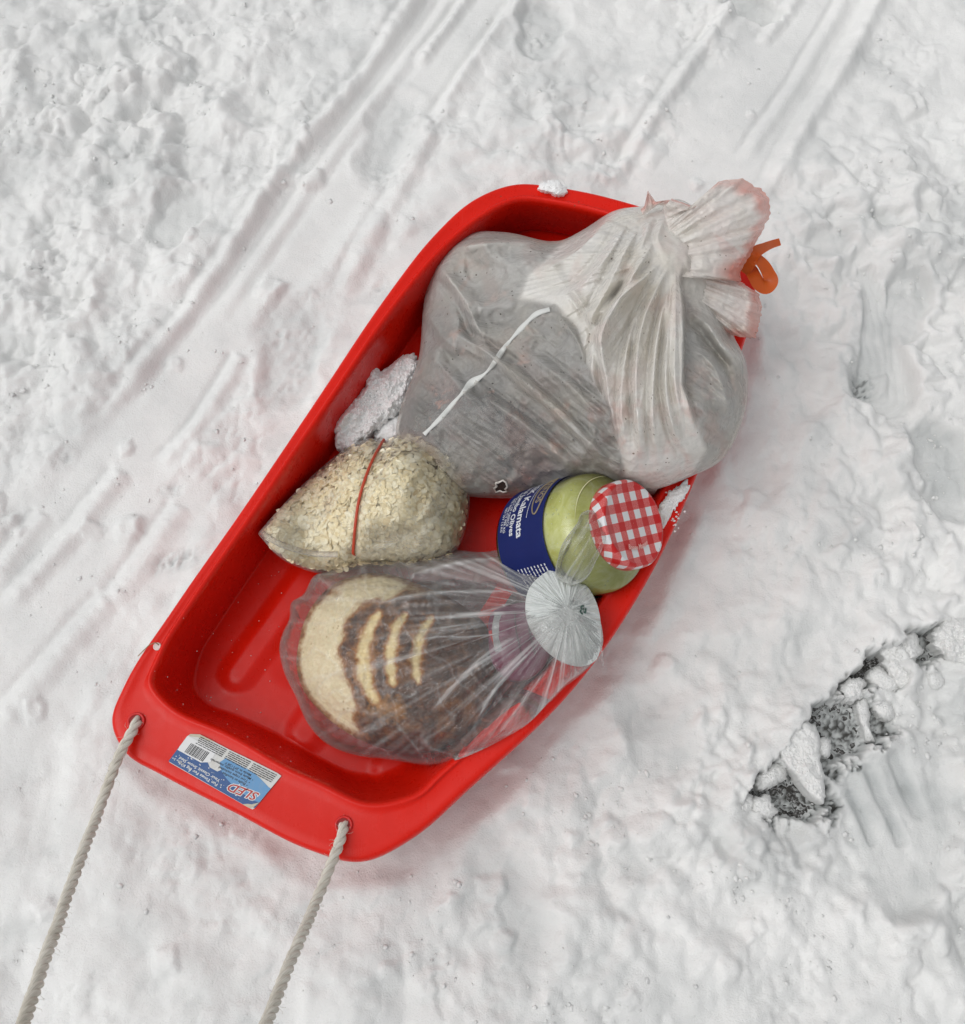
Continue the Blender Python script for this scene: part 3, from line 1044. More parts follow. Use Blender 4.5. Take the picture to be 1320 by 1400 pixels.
def m_contents():
    a = Mat('rubbish_contents'); co = a.coord('Object')
    n1 = a.noise(co, 11, 3, .55)
    col = a.ramp(n1, [(.30, (.025, .030, .036)), (.5, (.085, .095, .105)), (.72, (.25, .24, .235))])
    pn = a.noise(co, 26, 4, .6, .5)
    col = a.mix(a.rng(pn, .60, .72, 0, .7), col, (.55, .24, .17))
    gr = a.noise(a.mapping(co, (1, 1, 1)), 8, 2)
    col = a.mix(a.rng(gr, .62, .75, 0, .4), col, (.20, .27, .20))
    sp = a.noise(co, 150, 3, .7)
    col = a.mix(a.rng(sp, .64, .72, 0, .35), col, (.03, .025, .02))
    p = a.principled(Base_Color=col, Roughness=.7, Normal=a.bump(n1, .6, .01))
    return a.done(p.outputs[0])


def m_oats():
    a = Mat('rolled_oats'); co = a.coord('Object')
    t = a.attr('tone')
    col = a.ramp(t, [(0, (.56, .43, .24)), (.35, (.78, .66, .42)), (.7, (.88, .79, .55)), (1, (.93, .88, .70))])
    f = a.noise(co, 500, 2, .6)
    col = a.mix(a.rng(f, .5, .75, 0, .25), col, (.56, .42, .22))
    p = a.principled(Base_Color=col, Roughness=.8, Normal=a.bump(f, .4, .0004))
    return a.done(p.outputs[0])


M['bag_film'] = m_bagfilm()
M['contents'] = m_contents()
M['oats'] = m_oats()
M['oat_bed'] = plain('oat_bed', (.42, .31, .16), .9)  # darker than the flakes: shade in their gaps put into the colour
M['clear_oats'] = m_clear('clear_oat_bag_film', .015, .50, .60, (.84, .84, .80), .12, 90, .04)
M['clear_bread'] = m_clear('clear_produce_bag_film', .05, .32, .72, (.88, .90, .89), .15, 55, .10)
M['milky'] = m_clear('gathered_bag_film', .90, .1, .1, (.86, .90, .88), .35, 70, .05)
M['ear'] = m_clear('bag_tail_film', .03, .30, .40, (.90, .93, .91), .12, 60, .03)
M['band'] = plain('rubber_band', (.50, .055, .02), .45)
M['tape'] = plain('seam_tape', (.62, .63, .61), .45)


_rim_in = resample(sl_in, 140); _rim_fl = resample(sl_fl, 140)
_mid = sl_fl.mean(0)


def tuck_in(q, z):
    """Keeps the underside of a load within the sled's walls."""
    q = q.copy(); z = np.asarray(z, float).copy()
    s, n = sled_st(q[:, 0], q[:, 1])
    axis = _near[:2] + np.clip(s, .2, .7)[:, None] * SL_D
    for _ in range(60):
        f = np.clip((z - ZF) / (ZR - ZF), 0, 1)
        lim = np.where(z > ZR, -1.0, (1 - f) * .034)
        out = sdf(q[:, 0], q[:, 1], _rim_in) < lim + .004
        out &= z < ZR + .004
        if not out.any(): break
        q[out] += (axis[out] - q[out]) * .04
    return q, z


def mound(outline, center, zs, height, disp, nang=320, nrad=110, p=2.3, b=.62, zfloor=.01, under=.30, edge=1.0, jag=None, tuck=0.0):
    """A filled soft shape seen from above: an outline in the picture, its widest level zs(u,v), a domed top with folds and an underside
    that curls in down to zfloor. Returns V, F, grids of u, v, top height and radial share."""
    O = resample(csmooth(spline(np.array(outline, float), 12), 2, 1), nang) if jag is None else resample(np.array(outline, float), nang)
    C = np.array(center, float)
    rr = np.sin(np.linspace(0, math.pi / 2, nrad)) ** .92
    rr[0] = .004
    Rr, _ = np.meshgrid(rr, np.arange(nang), indexing='ij')
    Uu = C[0] + Rr * (O[None, :, 0] - C[0]); Vv = C[1] + Rr * (O[None, :, 1] - C[1])
    if jag is not None:
        J = resample(jag, nang)
        k_ = Rr ** 6
        Uu = Uu * (1 - k_) + k_ * (C[0] + Rr * (J[None, :, 0] - C[0])); Vv = Vv * (1 - k_) + k_ * (C[1] + Rr * (J[None, :, 1] - C[1])); O = J
    zsv = zs(Uu, Vv)
    dome = np.clip(1 - Rr ** p, 0, 1) ** b
    fade = np.clip((1 - Rr) * 9, 0, 1) ** .5
    Z = zsv + height(Uu, Vv) * dome + disp(Uu, Vv, Rr) * (edge * fade + (1 - edge))
    P = W(Uu, Vv, Z)
    if tuck:      # where it bulges over the side it lies on top of the rim
        over = (sdf(P[..., 0], P[..., 1], _rim_in) < .004) & (Z < ZR + tuck) & (sled_st(P[..., 0], P[..., 1])[1] > 0)
        Z = np.where(over, ZR + tuck, Z); P = W(Uu, Vv, Z)
    rows = [P[i] for i in range(nrad)]
    ze = Z[-1]
    zf = zfloor(O[:, 0], O[:, 1]) if callable(zfloor) else np.full(nang, zfloor)
    for t in (.12, .28, .46, .64, .82, 1.0):
        s = 1 - under * (1 - math.cos(t * math.pi / 2))
        z = ze + (zf - ze) * math.sin(t * math.pi / 2)
        base = W(O[:, 0], O[:, 1], ze)
        cc = W(C[0], C[1], float(ze.mean()))
        q = cc[:2] + s * (base[:, :2] - cc[:2])
        if tuck:
            q, z = tuck_in(q, z)
        rows.append(np.column_stack([q, z]))
    V = np.vstack(rows); n = len(rows)
    F = np.vstack([gridfaces(n, nang), np.array([(i * nang + nang - 1, (i + 1) * nang + nang - 1, (i + 1) * nang, i * nang) for i in range(n - 1)])])
    V = np.vstack([V, W(C[0], C[1], float(Z[0].mean()))[None], np.array([[*rows[-1].mean(0)[:2], float(zf.mean())]])])
    tris = [(k, (k + 1) % nang, len(V) - 2, len(V) - 2) for k in range(nang)]
    return V, F, tris, (Uu, Vv, Z, Rr), P


def mound_obj(name, res, mat, parent, attrs=None, origin=None):
    V, F, tris, (U_, V_, Z_, R_), P = res
    nang = U_.shape[1]; n = (len(V) - 2) // nang
    faces = [tuple(q) for q in F.tolist()] + [((k + 1) % nang, k, len(V) - 2) for k in range(nang)] + [((n - 1) * nang + k, (n - 1) * nang + (k + 1) % nang, len(V) - 1) for k in range(nang)]
    at = {}
    for k, g in (attrs or {}).items():
        full = np.zeros(len(V)); full[:g.size] = g.ravel(); full[g.size:-2] = np.tile(g[-1], n - g.shape[0]); full[-2] = g[0].mean(); full[-1] = g[-1].mean()
        at[k] = full
    o = mk(name, V, faces, mat, parent, attrs=at, origin=origin)
    # faces must look outwards
    me = o.data
    zc = sum(p.normal.z for p in me.polygons[:2000]) if len(me.polygons) > 2000 else sum(p.normal.z for p in me.polygons)
    if zc < 0: me.flip_normals()
    return o


def folds(U_, V_, lst, S=1.0):
    """Sum of folds: (points, height, width on the left, width on the right)."""
    h = 0 * U_
    for pts, amp, wl, wr in lst:
        q = spline(np.array(pts, float), 6, closed=False)
        d, t = polydist(U_, V_, q)
        w = np.where(d < 0, wl, wr) * (.6 + .6 * t)
        e = sstep(0, .22, t) * (1 - sstep(.72, 1.0, t))
        h = h + amp * e * (np.exp(-(np.abs(d) / w) ** 1.15) - .45 * np.exp(-((np.abs(d) - 1.5 * np.minimum(wl, wr)) / (.6 * np.minimum(wl, wr))) ** 2) * ((d < 0) == (wl < wr)))
    return h


# ------------------------------------------------------------------ the tied white rubbish bag
def B(pts):
    return [(540 + .4242 * x, 220 + .4242 * y) for x, y in pts]


BAG = [(541, 592), (546, 560), (574, 492), (581, 402), (600, 350), (640, 321), (690, 315), (768, 331), (800, 311), (840, 289), (886, 279), (930, 274),
       (972, 310), (996, 380), (1001, 455), (1019, 492), (1025, 530), (1011, 584), (985, 630), (950, 651), (880, 671), (800, 667), (720, 676), (652, 679), (600, 668), (555, 635)]
flap = np.array(B([(540, 258), (650, 205), (700, 160), (780, 135), (900, 130), (960, 250), (925, 380), (940, 480), (935, 720), (985, 860), (1010, 930), (960, 1020), (850, 1075), (735, 1015), (690, 800),
                   (612, 650), (585, 545), (515, 470), (395, 447), (425, 365)]))
FL_PLEATS = [(B(q), a, l, r) for q, a, l, r in [
    ([(890, 300), (800, 380), (700, 470), (640, 640), (618, 780)], .010, 7, 12), ([(800, 200), (760, 260), (680, 420), (600, 560)], .010, 8, 13),
    ([(860, 220), (740, 420), (668, 560), (685, 720), (715, 980)], .013, 6, 13), ([(895, 320), (800, 520), (778, 760), (800, 980)], .013, 6, 14),
    ([(903, 340), (850, 560), (832, 800), (850, 1010)], .010, 6, 11), ([(906, 360), (882, 560), (880, 780), (915, 900), (985, 985)], .011, 6, 12),
    ([(915, 350), (930, 560), (936, 720), (965, 850), (1000, 930)], .015, 10, 5), ([(760, 180), (690, 300), (560, 425), (470, 440)], .009, 8, 12),
    ([(700, 170), (600, 280), (440, 375)], .008, 8, 10), ([(830, 160), (790, 300), (720, 450)], .008, 7, 11), ([(905, 330), (905, 560), (905, 720), (950, 900)], .007, 5, 8),
    ([(880, 310), (760, 560), (730, 760), (760, 1010)], .007, 5, 9), ([(870, 180), (850, 250), (890, 320)], .007, 6, 8), ([(560, 400), (640, 520), (665, 640)], .006, 6, 9)]]
BODY_FOLDS = [(B(q), a, l, r) for q, a, l, r in [
    ([(935, 470), (1010, 530), (1095, 640), (1135, 720)], .011, 9, 14), ([(940, 600), (1010, 640), (1060, 740), (1075, 860)], .008, 12, 9), ([(1000, 520), (1060, 600), (1140, 660)], .007, 8, 9),
    ([(130, 325), (215, 430), (280, 560), (330, 645)], .013, 9, 14), ([(200, 420), (260, 465), (340, 470), (420, 440)], .007, 12, 16), ([(170, 285), (330, 262), (520, 268)], .012, 12, 7),
    ([(150, 530), (330, 640), (500, 790), (700, 1000)], .015, 16, 9), ([(250, 740), (420, 850), (610, 1030)], .012, 13, 9), ([(330, 640), (560, 830), (725, 1015)], .010, 9, 11),
    ([(520, 480), (600, 600), (690, 800)], .008, 9, 9), ([(100, 600), (200, 720), (330, 860), (450, 1000)], .007, 12, 10), ([(160, 860), (260, 900), (380, 1000)], .007, 10, 9),
    ([(430, 620), (560, 720), (690, 860)], .008, 9, 8), ([(940, 760), (1010, 820), (1060, 900)], .006, 9, 9), ([(90, 460), (150, 560), (240, 640)], .006, 8, 9)]]


def bag_zs(u, v):
    return .060 + .085 * sstep(640, 1010, u) + .02 * sstep(420, 300, v)


def bag_h(u, v):
    return .108 + .037 * sstep(620, 900, u) - .035 * sstep(560, 680, v) + 0 * u


def bag_disp(u, v, r):
    s = sdf(u, v, flap)
    k = sstep(-2, 5, s)
    rad = np.hypot(u - 922, v - 345)
    pl = folds(u, v, FL_PLEATS) * sstep(5, 45, rad); bd = folds(u, v, BODY_FOLDS)
    ang = np.arctan2(v - 345, u - 922); rad = np.hypot(u - 922, v - 345)
    fan = .55 * noise(ang * 7, rad * .004, 31) + .35 * noise(ang * 15, rad * .005, 33) + .14 * (.6 - 1.7 * np.abs(noise(ang * 26, rad * .008, 35)))
    g = np.exp(-(rad / 34) ** 2)
    dirx = (u * .80 + v * .60); diry = (-u * .60 + v * .80)
    low = sstep(430, 560, v) * (1 - k)
    wr = (.6 - 1.6 * np.abs(noise(dirx * .010, diry * .075 + .4 * noise(u * .02, v * .02, 40), 41))) + .55 * (.5 - 1.4 * np.abs(noise(dirx * .017, diry * .16, 43)))
    cr = fbm(u * .030, v * .030, 45, 4, .55)
    rd = 1 - np.abs(fbm(u * .018, v * .018, 47, 3, .5)) * 2
    h = k * (.010 + pl * 2.1 + .0105 * fan * sstep(20, 90, rad) * (1 - sstep(230, 330, rad) * .5))
    rd2 = 1 - 2 * np.abs(noise(u * .042 + .5 * noise(u * .03, v * .03, 48), v * .042, 49)); rd3 = 1 - 2 * np.abs(noise(u * .085, v * .085 + .4 * noise(u * .05, v * .05, 50), 51))
    h = h + (1 - k) * bd * 2.1 + .0046 * wr * (low + .12) * (1 - .8 * k) + (.0018 * cr + (.0042 * rd + .014 * (1 - 2 * np.abs(fbm(u * .0085, v * .0085, 53, 2, .4)))) + .0016 * rd2 + .0006 * rd3) * (1 - .62 * k)
    hollow = np.exp(-(((u - 655) / 55) ** 2 + ((v - 385) / 30) ** 2))
    return h - .022 * hollow + .010 * g


BAG = [(x + 2.2 * math.sin(i * 2.3), y + 2.2 * math.cos(i * 3.1)) for i, (x, y) in enumerate(BAG)]
res = mound(BAG, (795, 490), bag_zs, bag_h, bag_disp, 620, 250, p=3.4, b=.56, zfloor=.012, under=.34, tuck=.007)
Uu, Vv, Zz, Rr = res[3]
bag = empty('rubbish_bag', (*W(795, 490, .012)[:2], .012))
tag(bag, 'large tied white rubbish bag, crumpled and greyish, at the far end of the sled', 'rubbish bag')
s = sdf(Uu, Vv, flap)
layers = .22 + .78 * sstep(-3, 10, s) + .12 * sstep(.9, 1.0, Rr) + .25 * sstep(.004, .014, folds(Uu, Vv, BODY_FOLDS))
layers = layers - .34 * np.exp(-(((Uu - 640) / 110) ** 2 + ((Vv - 590) / 75) ** 2)) + .18 * sstep(460, 380, Vv) + .22 * sstep(930, 960, Uu)
pinkm = .26 * sstep(.0, .8, fbm(Uu * .022, Vv * .022, 57, 4, .6)) * sstep(480, 560, Vv) + .30 * sstep(.0, .6, fbm(Uu * .012, Vv * .012, 58, 3)) * sstep(560, 640, Vv) + .12 * sstep(.1, .7, fbm(Uu * .02, Vv * .02, 59, 3))
body = mound_obj('bag_body', res, M['bag_film'], bag, {'layers': np.clip(layers, 0, 1), 'pink': np.clip(pinkm, 0, 1)})


def inner_disp(u, v, r):
    return .010 * fbm(u * .02, v * .02, 61, 4, .55) - .010 + .4 * bag_disp(u, v, r)


inn = [(795 + .982 * (x - 795), 491 + .982 * (y - 490)) for x, y in BAG]
cont = mound_obj('rubbish', mound(inn, (795, 492), lambda u, v: bag_zs(u, v) - .004, lambda u, v: bag_h(u, v) - .005, inner_disp, 200, 70, p=2.6, b=.6, zfloor=.016, under=.36, tuck=.001), M['contents'], bag)
tag(cont, 'grey and pinkish rubbish showing dimly through the film')
_bagtop = (Uu, Vv, Zz)


def bag_top(u, v):
    i = np.argmin((Uu - u) ** 2 + (Vv - v) ** 2)
    return float(Zz.ravel()[i])


def strip_on(name, pts, width, zfun, mat, parent, lift=.0025, n=70, thick=.0012, jitter=0.0):
    q = resample(spline(np.array(pts, float), 10, closed=False), n, closed=False)
    t = np.gradient(q, axis=0); t /= np.linalg.norm(t, axis=1)[:, None]
    nn = np.stack([-t[:, 1], t[:, 0]], 1)
    zz = np.array([(zfun(*(p + nn_ * width / 2)) + zfun(*p) + zfun(*(p - nn_ * width / 2))) / 3 for p, nn_ in zip(q, nn)])
    zz = np.convolve(np.pad(zz, 2, mode='edge'), np.ones(5) / 5, 'valid') + lift
    w = width * (1 + jitter * noise(np.linspace(0, 9, n), 0 * zz, 3))
    rows = []
    for k in (-.5, -.17, .17, .5):
        p = q + nn * (w * k)[:, None]
        rows.append(W(p[:, 0], p[:, 1], zz + (0 if abs(k) == .5 else .0003)))
    for k in (.5, -.5):
        p = q + nn * (w * k)[:, None]
        rows.append(W(p[:, 0], p[:, 1], zz - thick))
    V = np.vstack(rows); m = len(rows)
    F = gridfaces(m, n, wrap_n=True)
    return mk(name, V, [tuple(f) for f in F.tolist()], mat, parent)


strip_on('seam_strip', [(752, 423), (738, 427), (712, 450), (686, 481), (680, 490), (662, 512), (648, 521), (630, 540), (604, 570), (580, 594)], 6.5, bag_top, M['tape'], bag, .0026, 80, jitter=.9)
M['tear'] = plain('torn_hole_dark', (.035, .02, .016), .8)
tp = [(682, 660), (688, 657), (692, 660), (694, 666), (691, 669), (694, 672), (688, 673), (684, 671), (678, 673), (676, 668), (680, 665), (678, 661), (680, 660), (681, 661)]
zt = [bag_top(*p) + .004 for p in tp]
V = np.array([W(*p, z) for p, z in zip(tp, zt)])
mk('torn_hole', np.vstack([V, V.mean(0)[None]]), [(i, (i + 1) % 14, 14) for i in range(14)], M['tear'], bag)
M['film_edge'] = plain('torn_film_edge', (.62, .58, .54), .4)
V2, F2 = tube(np.vstack([V, V[:1]]) + [0, 0, .001], .0013, 6, caps=False)
mk('torn_lip', V2, F2, M['film_edge'], bag)


def Z6(pts):
    return [(860 + .17857 * x, 230 + .17857 * y) for x, y in pts]


def fan_sheet(name, gather, edge_pts, z0, z1, amp, seed, ns=150, nt=60, hem=.15, bulge=.02, pinkw=1.0, pinkf=None):
    """A ruffled sheet of film spreading from the gathered neck to a free edge."""
    E = resample(np.array(edge_pts, float), ns, closed=False)
    E = np.vstack([E[:1], (E[:-2] + E[1:-1] * 2 + E[2:]) / 4, E[-1:]])
    G = resample(np.array(gather, float), ns, closed=False)
    S = np.linspace(0, 1, ns)[None, :]; T = np.linspace(0, 1, nt)[:, None]
    jag = 1.0 + .022 * noise(S * 45, 0 * S, seed + 5) + .02 * noise(S * 14, 0 * S, seed + 6)
    Tn = T * jag
    U_ = G[None, :, 0] * (1 - Tn) + E[None, :, 0] * Tn; V_ = G[None, :, 1] * (1 - Tn) + E[None, :, 1] * Tn
    zz1 = np.interp(S[0], np.linspace(0, 1, len(z1)), z1)[None, :]
    fold = noise(S * 9 + .15 * T, T * .8, seed) + .6 * noise(S * 22, T * 1.2, seed + 1)
    ridge = 1 - 2 * np.abs(noise(S * 13 + .3 * T, T * 1.1, seed + 2))
    Z_ = z0 * (1 - T) + zz1 * T + bulge * np.sin(T * math.pi) + amp * (.35 + T) * fold + amp * .5 * ridge * T ** .5 + .0022 * fbm(U_ * .06, V_ * .06, seed + 3, 3)
    Z_ = Z_ - .012 * sstep(.92, 1.0, T) * (1 + 0 * S) + .004 * np.exp(-((T - .86) / .03) ** 2) * (.5 + noise(S * 60, 0 * S, seed + 4))
    pk = pinkw * (sstep(1 - hem * 1.4, 1 - hem * .3, T + .06 * noise(S * 18, T * 2, seed + 7))) * (.55 + .6 * noise(S * 5, 0 * S, seed + 8) + .3) + .10 * (.5 + noise(S * 4, T * 3, seed + 9))
    if pinkf is not None: pk = pk + pinkf(U_, V_)
    P = W(U_, V_, Z_).reshape(-1, 3)
    o = mk(name, P, gridfaces(nt, ns), M['bag_film'], bag, attrs={'layers': np.full(P.shape[0], .86), 'pink': np.clip(pk, 0, 1).ravel()})
    if sum(p.normal.z for p in o.data.polygons) < 0: o.data.flip_normals()
    return o


pf = lambda u, v: .8 * np.exp(-(((u - 1000) / 20) ** 2 + ((v - 372) / 13) ** 2))
fan_sheet('ruffled_top', B([(865, 150), (885, 230), (895, 290), (912, 345), (916, 372)]), Z6([(330, 230), (520, 300), (640, 210), (690, 95), (870, 78), (990, 150), (1075, 215), (1090, 350), (1010, 500), (900, 720), (850, 800), (860, 868), (700, 855)]),
          .262, [.27, .275, .27, .262, .25, .235, .225, .222], .008, 71, pinkf=pf)
fan_sheet('ruffled_top', B([(912, 330), (916, 372), (920, 400), (935, 440)]), Z6([(690, 850), (860, 868), (900, 900), (1000, 960), (1022, 1060), (1000, 1190), (970, 1302), (850, 1290), (720, 1262), (600, 1200), (560, 1130)]),
          .238, [.215, .213, .208, .20, .195, .195, .20], .006, 81, bulge=.012)
fan_sheet('ruffled_top', B([(800, 175), (850, 140), (880, 150)]), Z6([(90, 310), (120, 290), (145, 165), (205, 255), (300, 240), (380, 250), (450, 330)]), .238, [.238, .245, .24, .235], .004, 91, 70, 24, hem=.7, bulge=.004, pinkw=.8)

M['drawtape'] = None
a = Mat('orange_draw_tape'); co = a.coord('Object')
nz = a.noise(co, 40, 3)
p_ = a.principled(Base_Color=a.mix(nz, (.62, .10, .012), (.72, .16, .02)), Roughness=.35, Normal=a.bump(nz, .3, .003))
tl_ = a.add('BsdfTranslucent'); tl_.inputs[0].default_value = (.75, .13, .02, 1)
mx = a.add('MixShader'); mx.inputs[0].default_value = .3; a.link(p_.outputs[0], mx.inputs[1]); a.link(tl_.outputs[0], mx.inputs[2])
M['drawtape'] = a.done(mx.outputs[0])


def ribbon(name, pts, widths, zs_, mat, parent, n=60, twist=0.0):
    q = resample(spline(np.array([(x, y, z * 1000, w) for (x, y), z, w in zip(pts, zs_, widths)], float), 10, closed=False), n, closed=False)
    t = np.gradient(q[:, :2], axis=0); t /= np.linalg.norm(t, axis=1)[:, None] + 1e-9
    nn = np.stack([-t[:, 1], t[:, 0]], 1)
    rows = []
    for k, dz in ((-.5, 0), (0, .0004), (.5, 0), (.5, -.0008), (-.5, -.0008)):
        p = q[:, :2] + nn * (q[:, 3] * k)[:, None]
        rows.append(W(p[:, 0], p[:, 1], q[:, 2] / 1000 + dz + twist * k * np.sin(np.linspace(0, 3, n))))
    F = gridfaces(5, n, wrap_n=True)
    return mk(name, np.vstack(rows), [tuple(f) for f in F.tolist()], mat, parent, smooth=False)


dt_ = ribbon('draw_tape', Z6([(880, 800), (930, 720), (975, 640), (1040, 605), (1100, 580), (1160, 562)]), [14, 17, 17, 13, 11, 10], [.19, .205, .215, .212, .205, .20], M['drawtape'], bag, twist=.006)
ribbon('draw_tape', Z6([(900, 770), (935, 780), (965, 830), (1000, 885), (1050, 905), (1090, 865), (1068, 800), (1030, 735), (985, 690)]), [16, 18, 18, 19, 21, 20, 18, 16, 14],
       [.185, .192, .194, .192, .190, .192, .197, .205, .212], M['drawtape'], bag, twist=.004)

# ------------------------------------------------------------------ the bag of oats
OATS = [(362, 738), (356, 730), (361, 721), (385, 694), (440, 640), (488, 606), (508, 600), (524, 604), (545, 593), (572, 590), (605, 601), (630, 636), (641, 672), (638, 712), (622, 752), (570, 768), (500, 770),
        (440, 782), (400, 768), (374, 752)]
band_px = [(525, 601), (513, 622), (501, 650), (491, 684), (486, 718), (483, 756)]


def oat_zs(u, v):
    return .040 + .02 * sstep(420, 560, u) + .050 * sstep(455, 360, u)


def oat_h(u, v):
    return .028 + .055 * sstep(380, 500, u) + 0 * v


def oat_disp(u, v, r):
    d, t = polydist(u, v, np.array(band_px, float))
    lob = .012 * np.exp(-(((u - 565) / 60) ** 2 + ((v - 650) / 55) ** 2))
    dent = .016 * np.exp(-(((u - 545) / 45) ** 2 + ((v - 738) / 22) ** 2))
    return -.009 * np.exp(-(np.abs(d) / 13.0) ** 1.4) + lob - dent + .0035 * fbm(u * .02, v * .02, 101, 3)


oat_res = mound(OATS, (515, 690), oat_zs, oat_h, oat_disp, 260, 110, p=2.2, b=.55, zfloor=.014, under=.25)
oatbag = empty('oat_bag', (*W(515, 690, .01)[:2], .01))
tag(oatbag, 'clear plastic bag filled with rolled oats, squeezed by a red rubber band', 'bag of oats')
Uo, Vo, Zo, Ro = oat_res[3]; Po = oat_res[4]
OB = [(515 + .97 * (x - 515), 690 + .97 * (y - 690)) for x, y in OATS]
mound_obj('oat_bed', mound(OB, (515, 690), lambda u, v: oat_zs(u, v) - .003, oat_h, lambda u, v, r: oat_disp(u, v, r) - .0045, 120, 50, p=2.2, b=.55, zfloor=.015, under=.25), M['oat_bed'], oatbag)
# flakes
gN = np.cross(np.gradient(Po, axis=1), np.gradient(Po, axis=0)); gN /= np.linalg.norm(gN, axis=2)[:, :, None] + 1e-12
gN[gN[..., 2] < 0] *= -1
VV, FF, TT = [], [], []
flat_u, flat_v = Uo.ravel(), Vo.ravel()
area = np.gradient(Ro, axis=0) * Ro + 1e-6
prob = (area / area.sum()).ravel()
pick = rng.choice(len(prob), 6000, p=prob)
pick = pick[Ro.ravel()[pick] < .985]
ring_a = np.linspace(0, 2 * math.pi, 8, endpoint=False)
for c in pick:
    p0 = Po.reshape(-1, 3)[c]; nrm = gN.reshape(-1, 3)[c]
    nrm = nrm + rng.normal(0, .28, 3); nrm /= np.linalg.norm(nrm)
    a = np.cross(nrm, rng.normal(size=3)); a /= np.linalg.norm(a); b = np.cross(nrm, a)
    la = rng.uniform(.0040, .0066); lb = la * rng.uniform(.58, .85); cup = rng.uniform(-.0008, .0012)
    p0 = p0 + gN.reshape(-1, 3)[c] * rng.uniform(-.0034, .0006)
    base = len(VV)
    VV.append(p0 + nrm * .0004)
    for t in ring_a:
        k = 1 + .12 * math.sin(2 * t + c)
        VV.append(p0 + a * la * k * math.cos(t) + b * lb * k * math.sin(t) + nrm * cup * math.cos(t) ** 2)
    for k in range(8):
        FF.append((base, base + 1 + k, base + 1 + (k + 1) % 8))
    tone = np.clip(rng.normal(.76, .22), 0, 1)
    TT += [min(1, tone + .05)] + [tone] * 8
flk = mk('oat_flakes', np.array(VV), np.array(FF), M['oats'], oatbag, smooth=False, attrs={'tone': np.array(TT)})
tag(flk, 'pale rolled oat flakes', kind='stuff')


def oatfilm_disp(u, v, r):
    d, t = polydist(u, v, np.array(band_px, float))
    ang = np.arctan2(v - 690, u - 486)
    return oat_disp(u, v, r) + .0042 + .0012 * noise(u * .05, v * .05, 111) + .0022 * np.exp(-(d / 40) ** 2) * noise(ang * 12, 0 * u, 112)


OF = [(515 + 1.012 * (x - 515), 690 + 1.012 * (y - 690)) for x, y in OATS]; OF[1] = (353, 729)
of_res = mound(OF, (515, 690), oat_zs, oat_h, oatfilm_disp, 260, 90, p=2.2, b=.55, zfloor=.012, under=.24)
uu, vv, zz_, rr_ = of_res[3]
d, t = polydist(uu, vv, np.array(band_px, float))
ang = np.arctan2(vv - 742, uu - 545)
cz = .5 * np.exp(-(((uu - 552) / 60) ** 2 + ((vv - 742) / 26) ** 2)) * (.5 + .9 * np.clip(noise(ang * 9, rr_ * 2, 121), 0, 1)) + .35 * sstep(.955, 1, rr_) + .45 * np.clip(noise(uu * .035 + vv * .025, (vv - uu) * .006, 122) - .15, 0, 1) + .22 * sstep(440, 372, uu)  # slanting streaks and the left end are whitened as painted film sheen
mound_obj('clear_film', of_res, M['clear_oats'], oatbag, {'crease_sheen': np.clip(cz, 0, 1)})


def oat_top(u, v):
    i = np.argmin((uu - u) ** 2 + (vv - v) ** 2); return float(zz_.ravel()[i])


M['seal'] = m_clear('sealed_film_edge', .16, .25, .2, (.74, .70, .64), .3, 60)
strip_on('sealed_edge', [(357, 727), (372, 738), (400, 750), (430, 757), (462, 758)], 8, oat_top, M['seal'], oatbag, .003, 40)
bp = resample(spline(np.array(band_px, float), 8, closed=False), 60, closed=False)
zb = np.array([oat_top(*q) for q in bp]); zb = np.convolve(np.pad(zb, 3, mode='edge'), np.ones(7) / 7, 'valid')
pts3 = W(bp[:, 0], bp[:, 1], zb + .0022)
low = [pts3[-1] * (1 - s) + pts3[0] * s for s in np.linspace(0, 1, 14)[1:-1]]
low = [np.array([p[0], p[1], .010 + .0 * p[2]]) for p in low]
loop = np.vstack([pts3, np.array(low), pts3[:1]])
Vb, Fb = tube(loop, .0019, 8, caps=False)
rb = mk('rubber_band', Vb, Fb, M['band'])
tag(rb, 'red rubber band stretched around the bag of oats', 'rubber band')

# ------------------------------------------------------------------ the olive jar, leaning on the sled's right side
def m_jarglass():
    a = Mat('jar_glass'); co = a.coord('Object')
    nrm = a.bump(a.noise(co, 14, 2), .25, .004)
    tp = a.add('BsdfTransparent'); tp.inputs[0].default_value = (.93, .96, .90, 1)
    gl = a.add('BsdfGlossy'); gl.inputs['Roughness'].default_value = .06; a.link(nrm, gl.inputs['Normal'])
    fr = a.add('Fresnel'); fr.inputs['IOR'].default_value = 1.5; a.link(nrm, fr.inputs['Normal'])
    m = a.add('MixShader'); a.link(fr.outputs[0], m.inputs[0]); a.link(tp.outputs[0], m.inputs[1]); a.link(gl.outputs[0], m.inputs[2])
    return a.done(m.outputs[0])


def m_brine():
    a = Mat('cloudy_green_brine'); co = a.coord('Object')
    f = a.noise(co, 30, 5, .65, 1.2)
    col = a.ramp(f, [(.3, (.62, .61, .19)), (.5, (.76, .75, .33)), (.7, (.90, .88, .58))])
    p = a.principled(Base_Color=col, Roughness=.12)
    p.inputs['Transmission Weight'].default_value = .18; p.inputs['IOR'].default_value = 1.34
    p.inputs['Subsurface Weight'].default_value = .3
    p.inputs['Subsurface Radius'].default_value = (1, .9, .3); p.inputs['Subsurface Scale'].default_value = .01
    p.inputs['Specular IOR Level'].default_value = .3
    return a.done(p.outputs[0])


